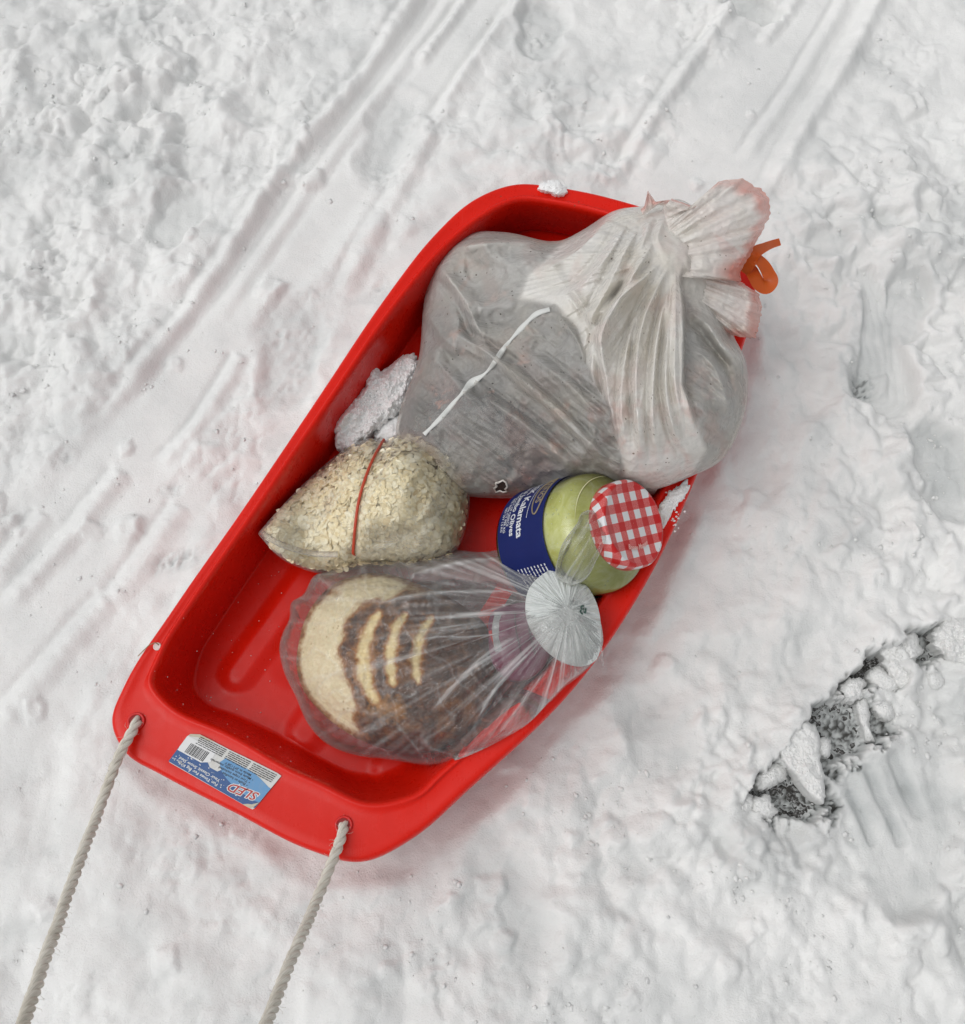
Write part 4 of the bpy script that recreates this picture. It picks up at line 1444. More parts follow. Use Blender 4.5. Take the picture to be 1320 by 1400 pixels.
def m_gingham():
    a = Mat('gingham_lid'); u = a.attr('gx'); v = a.attr('gy'); co = a.coord('Object')
    fu = a.math('LESS_THAN', a.math('FRACT', u), .5); fv = a.math('LESS_THAN', a.math('FRACT', v), .5)
    s = a.math('ADD', fu, fv)
    wv = a.noise(co, 900, 2)
    pink = a.mix(a.rng(wv, .35, .65, 0, 1), (.55, .05, .05), (.62, .16, .15))
    c = a.mix(a.math('GREATER_THAN', s, .5), (.66, .67, .68), pink)
    c = a.mix(a.math('GREATER_THAN', s, 1.5), c, (.50, .006, .006))
    p = a.principled(Base_Color=c, Roughness=.28, Normal=a.bump(a.noise(co, 60, 3), .15, .002))
    return a.done(p.outputs[0])


M['glass'] = m_jarglass(); M['brine'] = m_brine(); M['gingham'] = m_gingham()
a = Mat('label_blue'); co = a.coord('Object')
M['label'] = a.done(a.principled(Base_Color=a.mix(a.noise(co, 40, 4), (.003, .009, .085), (.005, .015, .12)), Roughness=.5, Specular_IOR_Level=.25).outputs[0])
M['lab_white'] = plain('label_print_white', (.66, .68, .72), .4)
M['lab_gold'] = plain('label_print_gold', (.30, .24, .15), .4)
M['lid_script'] = plain('lid_script_pink', (.72, .38, .34), .35)

jb = W(729, 752, .067); jl = W(868, 715, .197)
JK = jl - jb; JL = np.linalg.norm(JK); JK /= JL
view = CAM - (jb + jl) / 2; view /= np.linalg.norm(view)
E1 = view - JK * (view @ JK); E1 /= np.linalg.norm(E1)
E2 = np.cross(JK, E1)
JR = .0755
JS = JL / .187


def jpt(t, r, ang):
    return jb + JK * t + r * (math.cos(ang) * E1 + math.sin(ang) * E2)


def lathe(prof, n=72, cap=True):
    V = np.array([jpt(t, r, 2 * math.pi * i / n) for t, r in prof for i in range(n)])
    F = []
    for k in range(len(prof) - 1):
        for i in range(n):
            F.append((k * n + i, k * n + (i + 1) % n, (k + 1) * n + (i + 1) % n, (k + 1) * n + i))
    if cap:
        F.append(tuple(range(n - 1, -1, -1))); F.append(tuple((len(prof) - 1) * n + i for i in range(n)))
    return V, F


PROF = [(.000, .050), (.002, .060), (.007, .069), (.016, .0742), (.022, JR), (.112, JR), (.120, .0757), (.129, .0745), (.138, .0715), (.146, .0665), (.152, .0605), (.157, .0545), (.162, .0500), (.170, .0485)]
PROF = [(t * JS, r) for t, r in PROF]
jar = empty('olive_jar', (*jb[:2], .012))
tag(jar, 'glass jar of green olives in cloudy brine with red gingham lid and blue label', 'jar')
pp = resample(spline(np.array(PROF), 4, closed=False), 70, closed=False)
pp[:, 1] = np.minimum(pp[:, 1], JR)
mk('brine', *lathe([(t + .0006, r - .0022) for t, r in pp]), M['brine'], jar)
mk('glass', *lathe([tuple(q) for q in pp], cap=False), M['glass'], jar)
bub = []
for k in range(46):
    an_, t_ = rng.uniform(-1.3, 1.3), rng.uniform(.108, .150) * JS
    r_ = float(np.interp(t_, pp[:, 0], pp[:, 1])) - .0012
    c_ = jpt(t_, r_, an_); s_ = rng.uniform(.0004, .0011)
    bub.append((np.array([c_ + s_ * np.array(q) for q in ((1, 0, 0), (0, 1, 0), (-1, 0, 0), (0, -1, 0), (0, 0, 1), (0, 0, -1))]), [(0, 1, 4), (1, 2, 4), (2, 3, 4), (3, 0, 4), (1, 0, 5), (2, 1, 5), (3, 2, 5), (0, 3, 5)]))
M['rim_light'] = plain('painted_edge_light', (.70, .71, .42), .2)
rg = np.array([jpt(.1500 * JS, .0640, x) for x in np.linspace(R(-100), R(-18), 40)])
mk('shoulder_light_arc', *tube(rg, np.sin(np.linspace(0, math.pi, 40)) * .0006 + .0001, 6), M['rim_light'], jar)  # pale arc added for the light line refracted at the glass shoulder
V, F = merge(bub)
M['bubble'] = plain('pale_bubble', (.80, .82, .66), .2)
tag(mk('bubbles', V, F, M['bubble'], jar), kind='stuff')
T0, T1 = .019 * JS, .105 * JS


def jlab(ang, t, lift):
    return jpt(t, JR + lift, ang)


na, nt = 90, 8
A0, A1 = R(-100), R(98)
Vl = np.array([jlab(A0 + (A1 - A0) * i / (na - 1), T0 + (T1 - T0) * j / (nt - 1), .0007) for i in range(na) for j in range(nt)])
lab = mk('label', Vl, gridfaces(na, nt), M['label'], jar)
if np.dot(np.array(lab.data.polygons[len(lab.data.polygons) // 2].normal), E1) < 0: lab.data.flip_normals()
tag(lab, 'dark blue paper label with white lettering')


def jtext(name, items, mat, lift=.0012):
    parts = []
    for s_, ang, t, size, bold, shear in items:
        V2, F = text_mesh(s_, 1.0, bold, shear)
        if not len(V2): continue
        parts.append((np.array([jlab(ang + a_ * size / JR, t + b_ * size, lift) for a_, b_ in V2]), F))
    V, F = merge(parts)
    return mk(name, V, F, mat, lab, smooth=False)


jtext('label_lettering', [('GREEK Kalamata', R(-96), .0560 * JS, .0155, .022, 0), ('Natural Jumbo Olives', R(-92), .0425 * JS, .0112, .022, 0),
                          ('PRODUCT OF GREECE', R(-70), .0355 * JS, .0055, .01, 0), ('SIZE 70/90 CT PER KG', R(-62), .0300 * JS, .0055, .01, 0),
                          ('NET WT 1.5 KG', R(-50), .0248 * JS, .0050, .01, 0)], M['lab_white'])
parts = []
rr = random.Random(8)
for k in range(9):
    t = (.092 - .0062 * k) * JS; x = R(14)
    while x < R(62):
        w = rr.uniform(.02, .09)
        parts.append((np.array([jlab(x, t, .0012), jlab(x + w, t, .0012), jlab(x + w, t + .0018, .0012), jlab(x, t + .0018, .0012)]), [(0, 1, 2, 3)])); x += w + .018
V, F = merge(parts); mk('small_print', V, F, M['lab_white'], lab, smooth=False)
parts = [(np.array([jlab(x, .0735 * JS, .0012), jlab(x + .03, .0735 * JS, .0012), jlab(x + .03, .0745 * JS, .0012), jlab(x, .0745 * JS, .0012)]), [(0, 1, 2, 3)]) for x in np.arange(R(-80), R(-32), .036)]
V, F = merge(parts); mk('white_rule', V, F, M['lab_white'], lab, smooth=False)
ec, et = R(-58), .0885 * JS
ov = np.array([jlab(ec + .45 * math.cos(x), et + .0085 * math.sin(x), .0013) for x in np.linspace(0, 2 * math.pi, 48)])
Vo_, Fo_ = tube(ov, .0009, 5, caps=False); mk('emblem_ring', Vo_, Fo_, M['lab_gold'], lab)
jtext('emblem_lettering', [('KRINOS', R(-78), .0845 * JS, .0125, .02, 0)], M['lab_gold'])

# lid
LP = [(.158, .0500), (.158, .0522), (.160, .0530), (.176, .0532), (.1815, .0526), (.1840, .0508), (.1836, .0478), (.1822, .0462), (.1820, .030), (.1820, .0004)]
LP = [(t * JS + .003, r) for t, r in LP]
n = 96
Vd = np.array([jpt(t, r, 2 * math.pi * i / n) for t, r in LP for i in range(n)])
Fd = [(k * n + i, k * n + (i + 1) % n, (k + 1) * n + (i + 1) % n, (k + 1) * n + i) for k in range(len(LP) - 1) for i in range(n)]
# weave axes: bands run level in the picture
ax = _Rt - JK * (_Rt @ JK) - .24 * E2; ax -= JK * (ax @ JK); ax /= np.linalg.norm(ax); ay = np.cross(JK, ax)
rel = Vd - jl
gxv = rel @ ax; gyv = rel @ ay
arcr = np.array([r + max(0, .1815 * JS + .003 - t) for t, r in LP for i in range(n)])
sc_ = arcr / np.maximum(np.array([r for t, r in LP for i in range(n)]), 1e-5)
lid = mk('lid', Vd, Fd, M['gingham'], jar, attrs={'gx': gxv * sc_ / .0218 + .22 + 50, 'gy': gyv * sc_ / .0218 + .30 + 50})
V2, F2 = text_mesh('Bonne Maman', 1.0, .03, .35)
c0 = jl - ay * .031 - ax * .004 if (ay @ _U) > 0 else jl + ay * .031 - ax * .004
updir = ay if (ay @ _U) > 0 else -ay
Vt = np.array([c0 + ax * (x - 3.0) * .0098 * .62 + updir * (y * .0085 + .0004 * (x - 3) ** 2) + JK * .0004 for x, y in V2])
mk('script_lettering', Vt, F2, M['lid_script'], lid, smooth=False)


# ------------------------------------------------------------------ bread, a packet, and the clear bag round them
def m_bread():
    a = Mat('scorched_loaf'); co = a.coord('Object')
    cr = a.attr('crumb'); sc = a.attr('score'); tn = a.attr('toast')
    n1 = a.noise(co, 34, 4, .6); fine = a.noise(co, 170, 4, .7); mid = a.noise(co, 75, 4, .65)
    jit = a.math('ADD', a.rng(mid, .25, .75, -.24, .24), a.rng(fine, .25, .75, -.10, .10))
    cream = a.mix(a.rng(fine, .35, .7, 0, 1), (.86, .78, .54), (.74, .64, .39))
    hol = a.voronoi(co, 110)
    cream = a.mix(a.math('MULTIPLY', a.rng(hol, .12, .22, 1, 0), a.rng(n1, .5, .6, 0, .8)), cream, (.46, .34, .15))
    dark = a.mix(a.rng(mid, .3, .7, 0, 1), (.030, .011, .004), (.13, .050, .018))
    dark = a.mix(a.rng(n1, .50, .68, 0, .65), dark, (.28, .115, .032))
    s2 = a.math('ADD', sc, jit)
    col = a.mix(a.rng(s2, .10, .45, 0, 1), dark, (.36, .15, .03))
    col = a.mix(a.rng(s2, .45, .90, 0, 1), col, (.84, .70, .38))
    col = a.mix(a.rng(a.math('ADD', tn, jit), .35, .85, 0, .85), col, (.48, .24, .07))
    c2 = a.math('ADD', cr, jit)
    col = a.mix(a.rng(c2, .12, .50, 0, 1), col, (.34, .15, .04))
    col = a.mix(a.rng(c2, .45, .85, 0, 1), col, cream)
    p = a.principled(Base_Color=col, Roughness=.65, Normal=a.bump(fine, .3, .002, a.bump(mid, .4, .004)))
    return a.done(p.outputs[0])


M['bread'] = m_bread()


def Z4(p):
    return (370 + .3636 * p[0], 730 + .3636 * p[1])


LOAF = [Z4(q) for q in [(98, 500), (108, 400), (135, 310), (215, 205), (330, 152), (440, 150), (560, 190), (690, 250), (800, 330), (850, 430), (865, 540), (830, 650), (750, 745), (640, 810), (520, 825),
                        (400, 800), (290, 750), (190, 670), (125, 590)]]
CUT = [Z4(q) for q in [(600, 215), (500, 225), (400, 250), (320, 285), (276, 350), (262, 430), (275, 520), (310, 600), (330, 680), (345, 770), (360, 830)]]
SCORES = [[Z4(q) for q in L] for L in ([(425, 275), (375, 350), (352, 430), (350, 510), (372, 590), (420, 660)], [(520, 285), (474, 350), (455, 430), (452, 510), (468, 590)], [(618, 300), (570, 370), (548, 450), (548, 520), (562, 580)])]


def loaf_masks(u, v):
    d, t = polydist(u, v, np.array(CUT, float)[::-1])
    crumb = sstep(-13, 14, d + 7 * noise(u * .035, v * .035, 191))
    sc = 0 * u
    for k_, L in enumerate(SCORES):
        q = spline(np.array(L, float), 6, closed=False)
        d2, t2 = polydist(u, v, q)
        w = (10.5, 8.5, 8.0)[k_] * (.55 + .6 * np.sin(np.clip(t2, 0, 1) * math.pi)) * (1 + .4 * noise(t2 * 7, 0 * t2, 190 + k_))
        sc = np.maximum(sc, np.exp(-(d2 / w) ** 2) * sstep(0, .08, t2) * (1 - sstep(.90, 1, t2)))
    return crumb, sc


def loaf_disp(u, v, r):
    crumb, sc = loaf_masks(u, v)
    return -.011 * crumb - .0050 * sc + .0045 * fbm(u * .03, v * .03, 193, 4, .55) * (1 - .6 * crumb) + .0012 * fbm(u * .16, v * .16, 194, 3)


loaf_res = mound(LOAF, (520, 895), lambda u, v: .040 + .012 * sstep(500, 660, u), lambda u, v: .034 + .042 * sstep(420, 590, u), loaf_disp, 360, 150, p=2.8, b=.55, zfloor=.018, under=.18, tuck=.001)
lu, lv, lz, lr = loaf_res[3]
if loaf_masks(np.array([Z4((150, 480))[0]]), np.array([Z4((150, 480))[1]]))[0][0] < .5:
    _lm = loaf_masks
    loaf_masks = lambda u, v: (1 - _lm(u, v)[0], _lm(u, v)[1])
    loaf_res = mound(LOAF, (520, 895), lambda u, v: .040 + .012 * sstep(500, 660, u), lambda u, v: .034 + .042 * sstep(420, 590, u), loaf_disp, 360, 150, p=2.8, b=.55, zfloor=.018, under=.18, tuck=.001)
    lu, lv, lz, lr = loaf_res[3]
crumb, sc = loaf_masks(lu, lv)
toast = .75 * np.exp(-(((lu - Z4((440, 0))[0]) / 38) ** 2 + ((lv - Z4((0, 655))[1]) / 24) ** 2)) + .5 * np.exp(-(((lu - Z4((400, 0))[0]) / 45) ** 2 + ((lv - Z4((0, 185))[1]) / 14) ** 2))
crumb = crumb * (1 - .55 * sstep(.90, .985, lr)) - .35 * np.exp(-(((lu - Z4((230, 0))[0]) / 18) ** 2 + ((lv - Z4((0, 225))[1]) / 10) ** 2))
loaf = mound_obj('bread_loaf', loaf_res, M['bread'], None, {'crumb': np.clip(crumb, 0, 1), 'score': np.clip(sc, 0, 1), 'toast': toast})
tag(loaf, 'cut round loaf with dark scorched crust and pale score marks inside the clear bag', 'bread')

M['packet'] = plain('magenta_packet', (.16, .012, .06), .35)
M['packet_grey'] = plain('packet_grey', (.35, .36, .36), .4)
M['packet_red'] = plain('packet_red_stripe', (.55, .02, .02), .4)
M['packet_line'] = plain('packet_dark_line', (.05, .005, .02), .4)
PK = [(668, 868), (672, 838), (700, 826), (738, 826), (756, 850), (754, 890), (734, 922), (700, 930), (676, 910)]
packet = empty('snack_packet', (*W(710, 875, .07)[:2], .07))
tag(packet, 'magenta packet with grey and red end inside the clear bag, beside the white knot', 'packet')
pk_res = mound(PK, (712, 877), lambda u, v: .118 + 0 * u, lambda u, v: .014 + 0 * u, lambda u, v, r: .0012 * fbm(u * .05, v * .05, 140, 3), 90, 26, zfloor=.088, under=.12)
mound_obj('pouch', pk_res, M['packet'], packet)
pu, pv, pz, _ = pk_res[3]
pk_top = lambda u, v: float(pz.ravel()[np.argmin((pu - u) ** 2 + (pv - v) ** 2)])
strip_on('grey_end', [(684, 838), (680, 860), (684, 890)], 14, pk_top, M['packet_grey'], packet, .0008, 24)
strip_on('red_stripe', [(671, 862), (676, 876), (680, 886)], 6, pk_top, M['packet_red'], packet, .0022, 16)
strip_on('printed_line', [(704, 836), (706, 862), (716, 905)], 2.0, pk_top, M['packet_line'], packet, .0008, 20)
strip_on('printed_line', [(722, 834), (724, 862), (732, 895)], 2.0, pk_top, M['packet_line'], packet, .0008, 20)

BREAD = [(385, 884), (392, 846), (412, 808), (452, 776), (510, 763), (580, 757), (660, 752), (722, 756), (752, 768), (790, 800), (818, 840), (824, 884), (800, 915), (778, 932), (722, 990), (655, 1029),
         (592, 1047), (525, 1041), (450, 1014), (404, 958)]
GA = (768, 832)


def br_zs(u, v):
    return .046 + .082 * sstep(540, 770, u + .4 * (v - 900)) + .03 * sstep(700, 800, u)


def br_h(u, v):
    return .088 - .030 * sstep(640, 790, u) + 0 * v


def br_polar(u, v):
    return np.arctan2(v - GA[1], GA[0] + 12 - u), np.hypot(u - GA[0], v - GA[1])


BR_FOLDS = [([Z4(q) for q in pts], a_, l, r) for pts, a_, l, r in [
    ([(960, 215), (700, 215), (500, 235), (330, 290)], .006, 5, 9), ([(970, 370), (760, 385), (560, 400), (480, 430)], .005, 5, 8), ([(975, 365), (830, 440), (700, 560), (560, 720)], .007, 6, 7),
    ([(1000, 420), (860, 560), (760, 740)], .006, 6, 6), ([(960, 240), (800, 290), (640, 300)], .005, 5, 7), ([(1060, 480), (960, 620), (820, 800)], .006, 6, 6), ([(1000, 110), (860, 90), (640, 120), (460, 180)], .006, 7, 8)]]


def br_disp(u, v, r):
    an, rd = br_polar(u, v)
    f = noise(an * 9, rd * .004, 151) + .6 * noise(an * 22, rd * .006, 152)
    cl = .0036 * (.5 - np.abs(noise(u * .020 + .5 * noise(u * .02, v * .02, 156), v * .020, 155)) * 1.6) + .0022 * (.5 - np.abs(noise(u * .05, v * .035, 157)) * 1.6)
    return .0075 * f * sstep(20, 80, rd) * (1 - .55 * sstep(150, 360, rd)) + .0020 * fbm(u * .03, v * .03, 153, 3) + cl * sstep(60, 200, rd) + folds(u, v, BR_FOLDS) * .9


_j = np.random.default_rng(5)
BREAD = [(x + _j.normal(0, 3.2), y + _j.normal(0, 3.2)) if not (700 < x < 830) else (x, y) for x, y in spline(np.array(BREAD, float), 2)]
br_res = mound(BREAD, (600, 895), br_zs, br_h, br_disp, 420, 150, p=2.4, b=.55, zfloor=.012, under=.22, tuck=.006)
ub, vb, zb_, rb_ = br_res[3]
an, rd = br_polar(ub, vb)
st = np.clip(noise(an * 16, rd * .004, 161) + .7 * noise(an * 38, rd * .006, 162) - .12, 0, 1)
cz = st * (.85 * np.exp(-rd / 170) + .12) + .9 * sstep(.002, .006, folds(ub, vb, BR_FOLDS)) * .45 + .45 * np.exp(-rd / 55) + .22 * sstep(.93, 1, rb_)
cz = cz + .30 * np.exp(-(((ub - 640) / 110) ** 2 + ((vb - 775) / 22) ** 2))
cz = cz + .15 * np.clip(1 - np.abs(noise(ub * .020 + .5 * noise(ub * .02, vb * .02, 156), vb * .020, 155)) * 9, 0, 1) * sstep(60, 200, rd) + .10 * np.clip(1 - np.abs(noise(ub * .05, vb * .035, 157)) * 7, 0, 1) * sstep(.1, .5, noise(ub * .015, vb * .015, 158))
bread_bag = empty('bread_bag', (*W(600, 895, .01)[:2], .01))
tag(bread_bag, 'knotted clear plastic bag holding a loaf at the near end of the sled', 'bread bag')
mound_obj('clear_film', br_res, M['clear_bread'], bread_bag, {'crease_sheen': np.clip(cz, 0, 1)})


def br_top(u, v):
    return float(zb_.ravel()[np.argmin((ub - u) ** 2 + (vb - v) ** 2)])


# the flat gathered disc of film at the knot
DK = [(719, 821), (720, 846), (732, 872), (749, 892), (775, 908), (799, 911), (816, 902), (822, 880), (822, 854), (818, 830), (808, 808), (795, 792), (776, 780), (757, 778), (736, 790), (724, 804)]


def dk_disp(u, v, r):
    an = np.arctan2(v - 833, u - 777)
    return (.0030 * noise(an * 9, r * .8, 171) + .0022 * noise(an * 24, r * 1.1, 172) + .0012 * noise(an * 50, r * 2, 173)) * sstep(0, .35, r) - .006 * np.exp(-(r / .16) ** 2)


dk_res = mound(DK, (777, 835), lambda u, v: .166 + .0001 * (v - 835) * 0 + 0 * u, lambda u, v: .020 + 0 * u, dk_disp, 300, 60, p=1.5, b=.8, zfloor=.150, under=.5, edge=.4)
ud, vd, zd, rdk = dk_res[3]
an = np.arctan2(vd - 833, ud - 777)
cz = np.clip(noise(an * 14, rdk * 1.2, 174) + .8 * noise(an * 40, rdk * 2, 175), 0, 1)
disc_o = mound_obj('knot_disc', dk_res, M['milky'], bread_bag, {'crease_sheen': cz})
tag(disc_o, 'whitish gathered disc of film with a small green printed mark')
dk_top = lambda u, v: float(zd.ravel()[np.argmin((ud - u) ** 2 + (vd - v) ** 2)])
EAR = [(760, 786), (763, 764), (770, 742), (783, 724), (791, 712), (794, 703), (806, 697), (819, 703), (831, 727), (826, 746), (815, 768), (801, 792), (782, 800)]
ear_zs = lambda u, v: .184 + .036 * sstep(800, 730, v)
ea_disp = lambda u, v, r: .0042 * noise((u * .86 + v * .5) * .13, (v * .86 - u * .5) * .02, 181) + .0022 * noise((u * .86 + v * .5) * .33, v * .03, 182)
ear_res = mound(EAR, (796, 746), ear_zs, lambda u, v: .013 + 0 * u, ea_disp, 120, 50, p=2.0, b=.6, zfloor=lambda u, v: ear_zs(u, v) - .014, under=.25)
ue, ve, ze_, re_ = ear_res[3]
cz = np.clip(noise((ue * .86 + ve * .5) * .22, ve * .012, 183), 0, 1) * .9 + .5 * sstep(.90, 1, re_) + .6 * sstep(765, 798, ve)
mound_obj('bag_ear', ear_res, M['ear'], bread_bag, {'crease_sheen': np.clip(cz, 0, 1)})
ribbon('film_tail', [(812, 862), (818, 880), (822, 896), (826, 912)], [12, 9, 6, 2], [.166, .160, .152, .146], M['ear'], bread_bag, 24, .003)
M['mark'] = plain('printed_mark_green', (.012, .07, .05), .5)
parts = []
for k in range(3):
    a0 = 2 * math.pi * k / 3 - .5
    for j in range(5):
        t0, t1 = a0 + j * .32, a0 + j * .32 + .30
        q = [(797.5 + r_ * .72 * math.cos(t_), 834 + r_ * math.sin(t_)) for t_, r_ in ((t0, 4.2), (t1, 4.2), (t1, 6.6 if j < 4 else 5), (t0, 6.6 if j < 4 else 8))]
        parts.append((np.array([W(x, y, dk_top(x, y) + .0024) for x, y in q]), [(0, 1, 2, 3)]))
for i in range(9):
    x, y = 797.5 + rr.uniform(-3, 3), 834 + rr.uniform(-3, 3)
    parts.append((np.array([W(x + dx, y + dy, dk_top(x, y) + .0026) for dx, dy in ((-.7, -.7), (.7, -.7), (.7, .7), (-.7, .7))]), [(0, 1, 2, 3)]))
V, F = merge(parts); tag(mk('printed_mark', V, F, M['mark'], disc_o, smooth=False), kind='stuff')

# ------------------------------------------------------------------ snow that lies loose: in the sled, on its rim, and broken clumps over the asphalt
TV = np.vstack(rings)


def tray_z(x, y):
    d = (TV[:, 0] - x) ** 2 + (TV[:, 1] - y) ** 2
    return float(TV[np.argmin(d), 2])


def on_tray(u, v):
    z = .05
    for _ in range(6):
        p = W(u, v, z); z = .5 * z + .5 * tray_z(p[0], p[1])
    return z


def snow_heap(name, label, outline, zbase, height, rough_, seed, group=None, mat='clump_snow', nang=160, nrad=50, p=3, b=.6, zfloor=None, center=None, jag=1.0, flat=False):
    O = np.array(outline, float)
    c = np.array(center) if center is not None else O.mean(0)
    th = np.linspace(0, 2 * math.pi, 6 * len(O), endpoint=False)
    O = csmooth(spline(O, 12), 1, 1)
    dirv = O - c; ln = np.linalg.norm(dirv, axis=1)[:, None]
    jagn = (fbm(O[:, 0] * .09, O[:, 1] * .09, seed, 4, .65) * 4.2 * jag + 1.8 * noise(O[:, 0] * .35, O[:, 1] * .35, seed + 8))[:, None]
    J = O + dirv / (ln + 1e-6) * np.clip(jagn, -ln * .3, ln * .3)
    zb = zbase if callable(zbase) else (lambda u, v: zbase + 0 * u)
    dis = lambda u, v, r: rough_ * (fbm(u * .05, v * .05, seed + 1, 4, .6) + .30 * fbm(u * .13, v * .13, seed + 2, 3, .6)) + .0014 * (.6 - np.minimum(worley(u * .16 + fbm(u * .05, v * .05, seed + 6, 2), v * .16, seed + 4)[0], 1)) + .0010 * (.6 - np.minimum(worley(u * .4, v * .4, seed + 5)[0], 1))
    zfl = zfloor if zfloor is not None else (lambda u, v: zb(u, v) - (.004 if not callable(zbase) else .018))
    r_ = mound(O, c, zb, lambda u, v: height + 0 * u, dis, nang, nrad, p=p, b=b, zfloor=zfl, under=.06, edge=.8, jag=J)
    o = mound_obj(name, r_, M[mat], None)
    tag(o, label, 'snow clump', group)
    return o


def tray_surface(outline):
    O = np.array(outline, float)
    us = np.linspace(O[:, 0].min() - 4, O[:, 0].max() + 4, 24); vs_ = np.linspace(O[:, 1].min() - 4, O[:, 1].max() + 4, 24)
    g = np.array([[on_tray(u, v) for v in vs_] for u in us])
    for _ in range(2):
        gp = np.pad(g, 1, mode='edge'); g = (gp[:-2, 1:-1] + gp[2:, 1:-1] + gp[1:-1, :-2] + gp[1:-1, 2:] + 2 * g) / 6

    def f(u, v):
        a_ = np.clip((u - us[0]) / (us[1] - us[0]), 0, 22.999); b_ = np.clip((v - vs_[0]) / (vs_[1] - vs_[0]), 0, 22.999)
        i, j = a_.astype(int), b_.astype(int); fa, fb_ = a_ - i, b_ - j
        return (g[i, j] * (1 - fa) * (1 - fb_) + g[i + 1, j] * fa * (1 - fb_) + g[i, j + 1] * (1 - fa) * fb_ + g[i + 1, j + 1] * fa * fb_)
    return f


SP1 = [(457, 590), (470, 562), (484, 545), (500, 527), (500, 506), (517, 507), (536, 498), (548, 487), (566, 483), (574, 500), (560, 540), (548, 562), (528, 578), (512, 592), (498, 604), (478, 616), (464, 612)]
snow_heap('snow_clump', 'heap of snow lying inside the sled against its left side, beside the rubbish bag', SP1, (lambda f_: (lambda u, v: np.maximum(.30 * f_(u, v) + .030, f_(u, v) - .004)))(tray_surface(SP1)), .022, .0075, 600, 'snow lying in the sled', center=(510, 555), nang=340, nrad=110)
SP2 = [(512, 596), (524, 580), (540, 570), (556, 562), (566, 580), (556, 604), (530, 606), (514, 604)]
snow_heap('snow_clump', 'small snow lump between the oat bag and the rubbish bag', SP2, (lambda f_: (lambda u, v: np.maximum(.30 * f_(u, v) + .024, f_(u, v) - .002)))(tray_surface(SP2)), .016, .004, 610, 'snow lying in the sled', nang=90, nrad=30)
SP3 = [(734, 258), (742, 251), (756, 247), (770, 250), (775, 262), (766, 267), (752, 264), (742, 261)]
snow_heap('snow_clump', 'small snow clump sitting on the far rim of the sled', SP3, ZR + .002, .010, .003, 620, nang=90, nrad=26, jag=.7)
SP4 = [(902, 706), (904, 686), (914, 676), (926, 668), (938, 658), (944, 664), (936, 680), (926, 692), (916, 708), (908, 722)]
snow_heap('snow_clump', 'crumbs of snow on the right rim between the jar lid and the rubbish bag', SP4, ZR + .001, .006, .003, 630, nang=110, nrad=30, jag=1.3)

LUMPS = [
    ('triangular slab of snow tipped up in the torn dark patch', [(1063, 1020), (1082, 990), (1098, 984), (1118, 996), (1122, 1030), (1128, 1075), (1126, 1100), (1108, 1088), (1088, 1062), (1070, 1040)], -.012, .024, .0035, 8, .45, .5),
    ('rounded snow lump left of the tipped snow slab', [(1032, 1068), (1046, 1050), (1062, 1042), (1076, 1050), (1074, 1064), (1056, 1076), (1040, 1080)], -.022, .022, .003, 2.5, .6, .8),
    ('frosty snow clump at the upper edge of the bare asphalt', [(1200, 888), (1212, 872), (1234, 862), (1256, 872), (1262, 892), (1250, 904), (1262, 930), (1256, 950), (1232, 944), (1214, 925), (1208, 905)], -.022, .024, .004, 3, .6, 1.0),
    ('snow chunk in the middle of the bare asphalt', [(1186, 918), (1200, 912), (1216, 920), (1232, 930), (1230, 944), (1212, 948), (1196, 940)], -.024, .020, .002, 3, .6, .8),
    ('snow clump just left of the darkest asphalt hole', [(1148, 940), (1160, 928), (1178, 926), (1184, 944), (1176, 958), (1158, 958)], -.022, .020, .003, 3, .6, .8),
    ('narrow upright snow sliver beside the tipped slab', [(1172, 958), (1182, 954), (1190, 972), (1190, 998), (1196, 1014), (1186, 1014), (1178, 996), (1172, 976)], -.026, .018, .002, 3, .6, .5),
    ('snow chunk right of the narrow snow sliver', [(1192, 958), (1206, 950), (1220, 962), (1224, 980), (1212, 986), (1198, 976)], -.026, .018, .002, 3, .6, .6),
    ('small snow ball on the right end of the asphalt patch', [(1266, 924), (1276, 916), (1290, 922), (1294, 936), (1282, 944), (1270, 938)], -.020, .018, .002, 2.5, .6, .5),
    ('thick snow block at the right edge beside the asphalt', [(1274, 870), (1290, 845), (1310, 838), (1340, 850), (1345, 915), (1310, 912), (1286, 896)], -.020, .034, .005, 3, .6, 1.0),
    ('small snow crumbs at the left tip of the torn patch', [(1000, 1100), (1010, 1086), (1026, 1084), (1034, 1098), (1026, 1112), (1008, 1114)], -.018, .016, .002, 3, .6, .8),
    ('snow lump below the tipped slab at the edge of the dark patch', [(1028, 1092), (1044, 1086), (1058, 1096), (1062, 1112), (1046, 1120), (1030, 1112)], -.020, .018, .002, 3, .6, .8),
    ('snow ledge right of the tipped slab', [(1120, 1010), (1130, 1008), (1138, 1022), (1132, 1036), (1122, 1034)], -.022, .016, .002, 3, .6, .5),
]
for i, (lb, o_, zb, hh, ro_, p_e, b_e, jg) in enumerate(LUMPS):
    snow_heap('snow_clump', lb, o_, zb, hh, ro_, 700 + 11 * i, 'snow clumps around the torn patch', 'crumb_snow', nang=200, nrad=60, p=p_e, b=b_e, zfloor=Z_ROAD - .003, jag=jg)
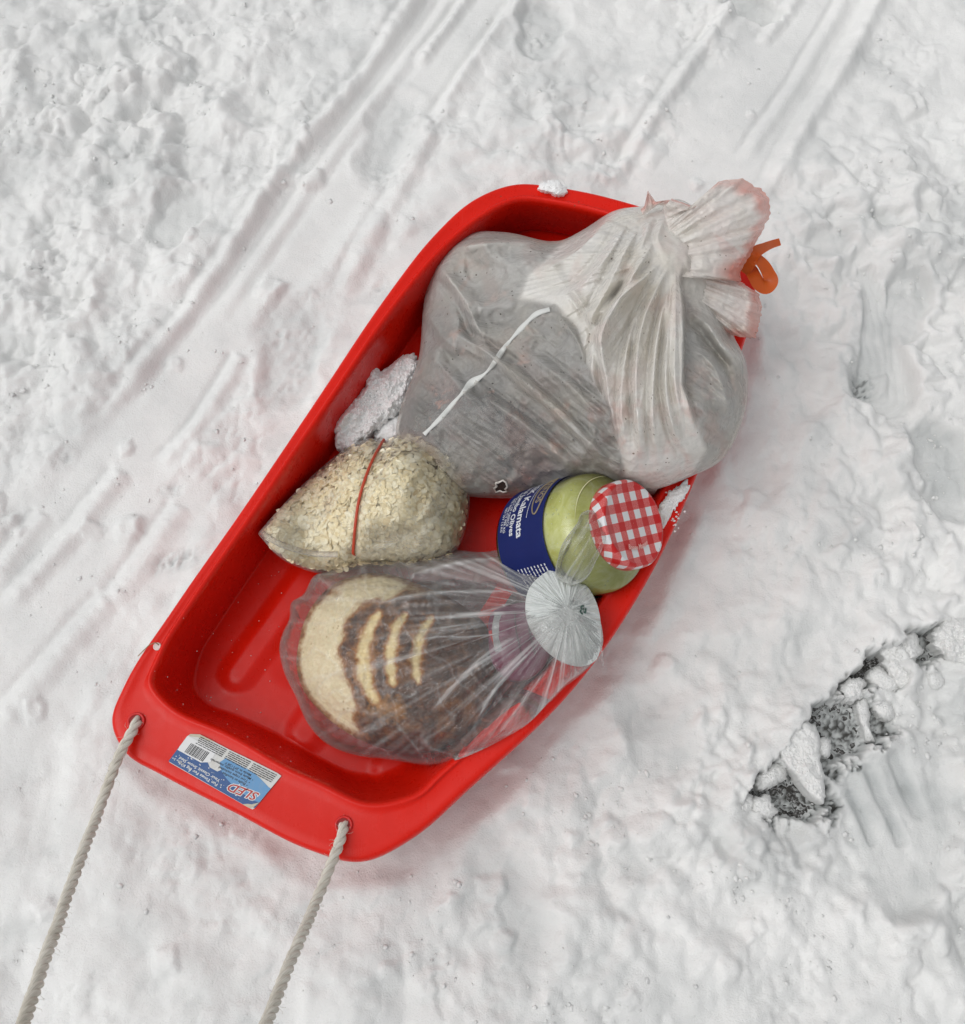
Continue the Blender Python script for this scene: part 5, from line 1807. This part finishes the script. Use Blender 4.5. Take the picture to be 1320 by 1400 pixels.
# icy crumbs strewn over the red plastic beside the heaps
parts = []
for k in range(190):
    u, v = (rng.normal(528, 16), rng.normal(590, 9)) if k < 70 else (rng.normal(918, 9), rng.normal(690, 14)) if k < 120 else (rng.uniform(190, 400), rng.uniform(780, 1050))
    if k >= 120 and not inside(np.array([u]), np.array([v]), np.array(SL_IN))[0]: continue
    if k < 70 and not (495 < u < 575 and 560 < v < 612): continue
    z = on_tray(u, v) if k < 70 or k >= 120 else ZR + .001
    c = W(u, v, z + .001); r_ = rng.uniform(.0008, .0024) * (1 if k < 120 else .45)
    V = np.array([c + r_ * np.array(q) * rng.uniform(.6, 1.2, 3) for q in ((1, 0, 0), (0, 1, 0), (-1, 0, 0), (0, -1, 0), (0, 0, 1), (0, 0, -1))])
    parts.append((V, [(0, 1, 4), (1, 2, 4), (2, 3, 4), (3, 0, 4), (1, 0, 5), (2, 1, 5), (3, 2, 5), (0, 3, 5)]))
V, F = merge(parts)
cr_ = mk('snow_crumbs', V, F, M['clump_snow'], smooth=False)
tag(cr_, 'tiny icy snow crumbs scattered on the red plastic', 'snow crumbs', kind='stuff')
# loose crumbs strewn over the snow field
ICO = None
bm = bmesh.new(); bmesh.ops.create_icosphere(bm, subdivisions=1, radius=1.0)
ICO = (np.array([v.co[:] for v in bm.verts]), [tuple(v.index for v in f.verts) for f in bm.faces]); bm.free()
parts = []; tries = 0
cr_rng = np.random.default_rng(21)
while len(parts) < 1500 and tries < 60000:
    tries += 1
    u, v = cr_rng.uniform(-30, 1350), cr_rng.uniform(-30, 1430)
    p = W(u, v, 0.0)
    i, j = np.argmin(abs(gx - p[0])), np.argmin(abs(gy - p[1]))
    dens = float(rough[i, j]) ** 1.5 * float(np.clip(.25 + 1.6 * noise(np.array([p[0] * 9]), np.array([p[1] * 9]), 811)[0], 0, 1))
    if cr_rng.random() > dens or inside(np.array([u]), np.array([v]), np.array(SL_OUT))[0] or H[i, j] < Z_ROAD + .006:
        continue
    r_ = .0009 + .0034 * cr_rng.random() ** 3
    q = ICO[0] * (1 + cr_rng.normal(0, .32, (len(ICO[0]), 1))) * cr_rng.uniform(.7, 1.3, 3) * r_
    q[:, 2] *= .75
    parts.append((q + np.array([p[0], p[1], H[i, j] - r_ * .25]), ICO[1]))
V, F = merge(parts)
tag(mk('loose_snow', V, F, M['crumb_snow']), 'loose crumbs of snow strewn over the trampled ground', 'snow crumbs', kind='stuff')
# a dry grass stem caught in the side hole
M['straw'] = plain('dry_grass', (.30, .22, .12), .8)
g = [W(u, v, z) for u, v, z in [(217, 882, ZR + .001), (213, 879, ZR + .006), (206, 881, ZR + .007), (197, 889, ZR + .004), (189, 897, ZR - .008)]]
Vg, Fg = tube(spline(np.array(g), 6, closed=False), .0006, 5)
tag(mk('grass_stem', Vg, Fg, M['straw']), 'thin dry grass stem caught in the small hole on the left rim', 'grass stem')
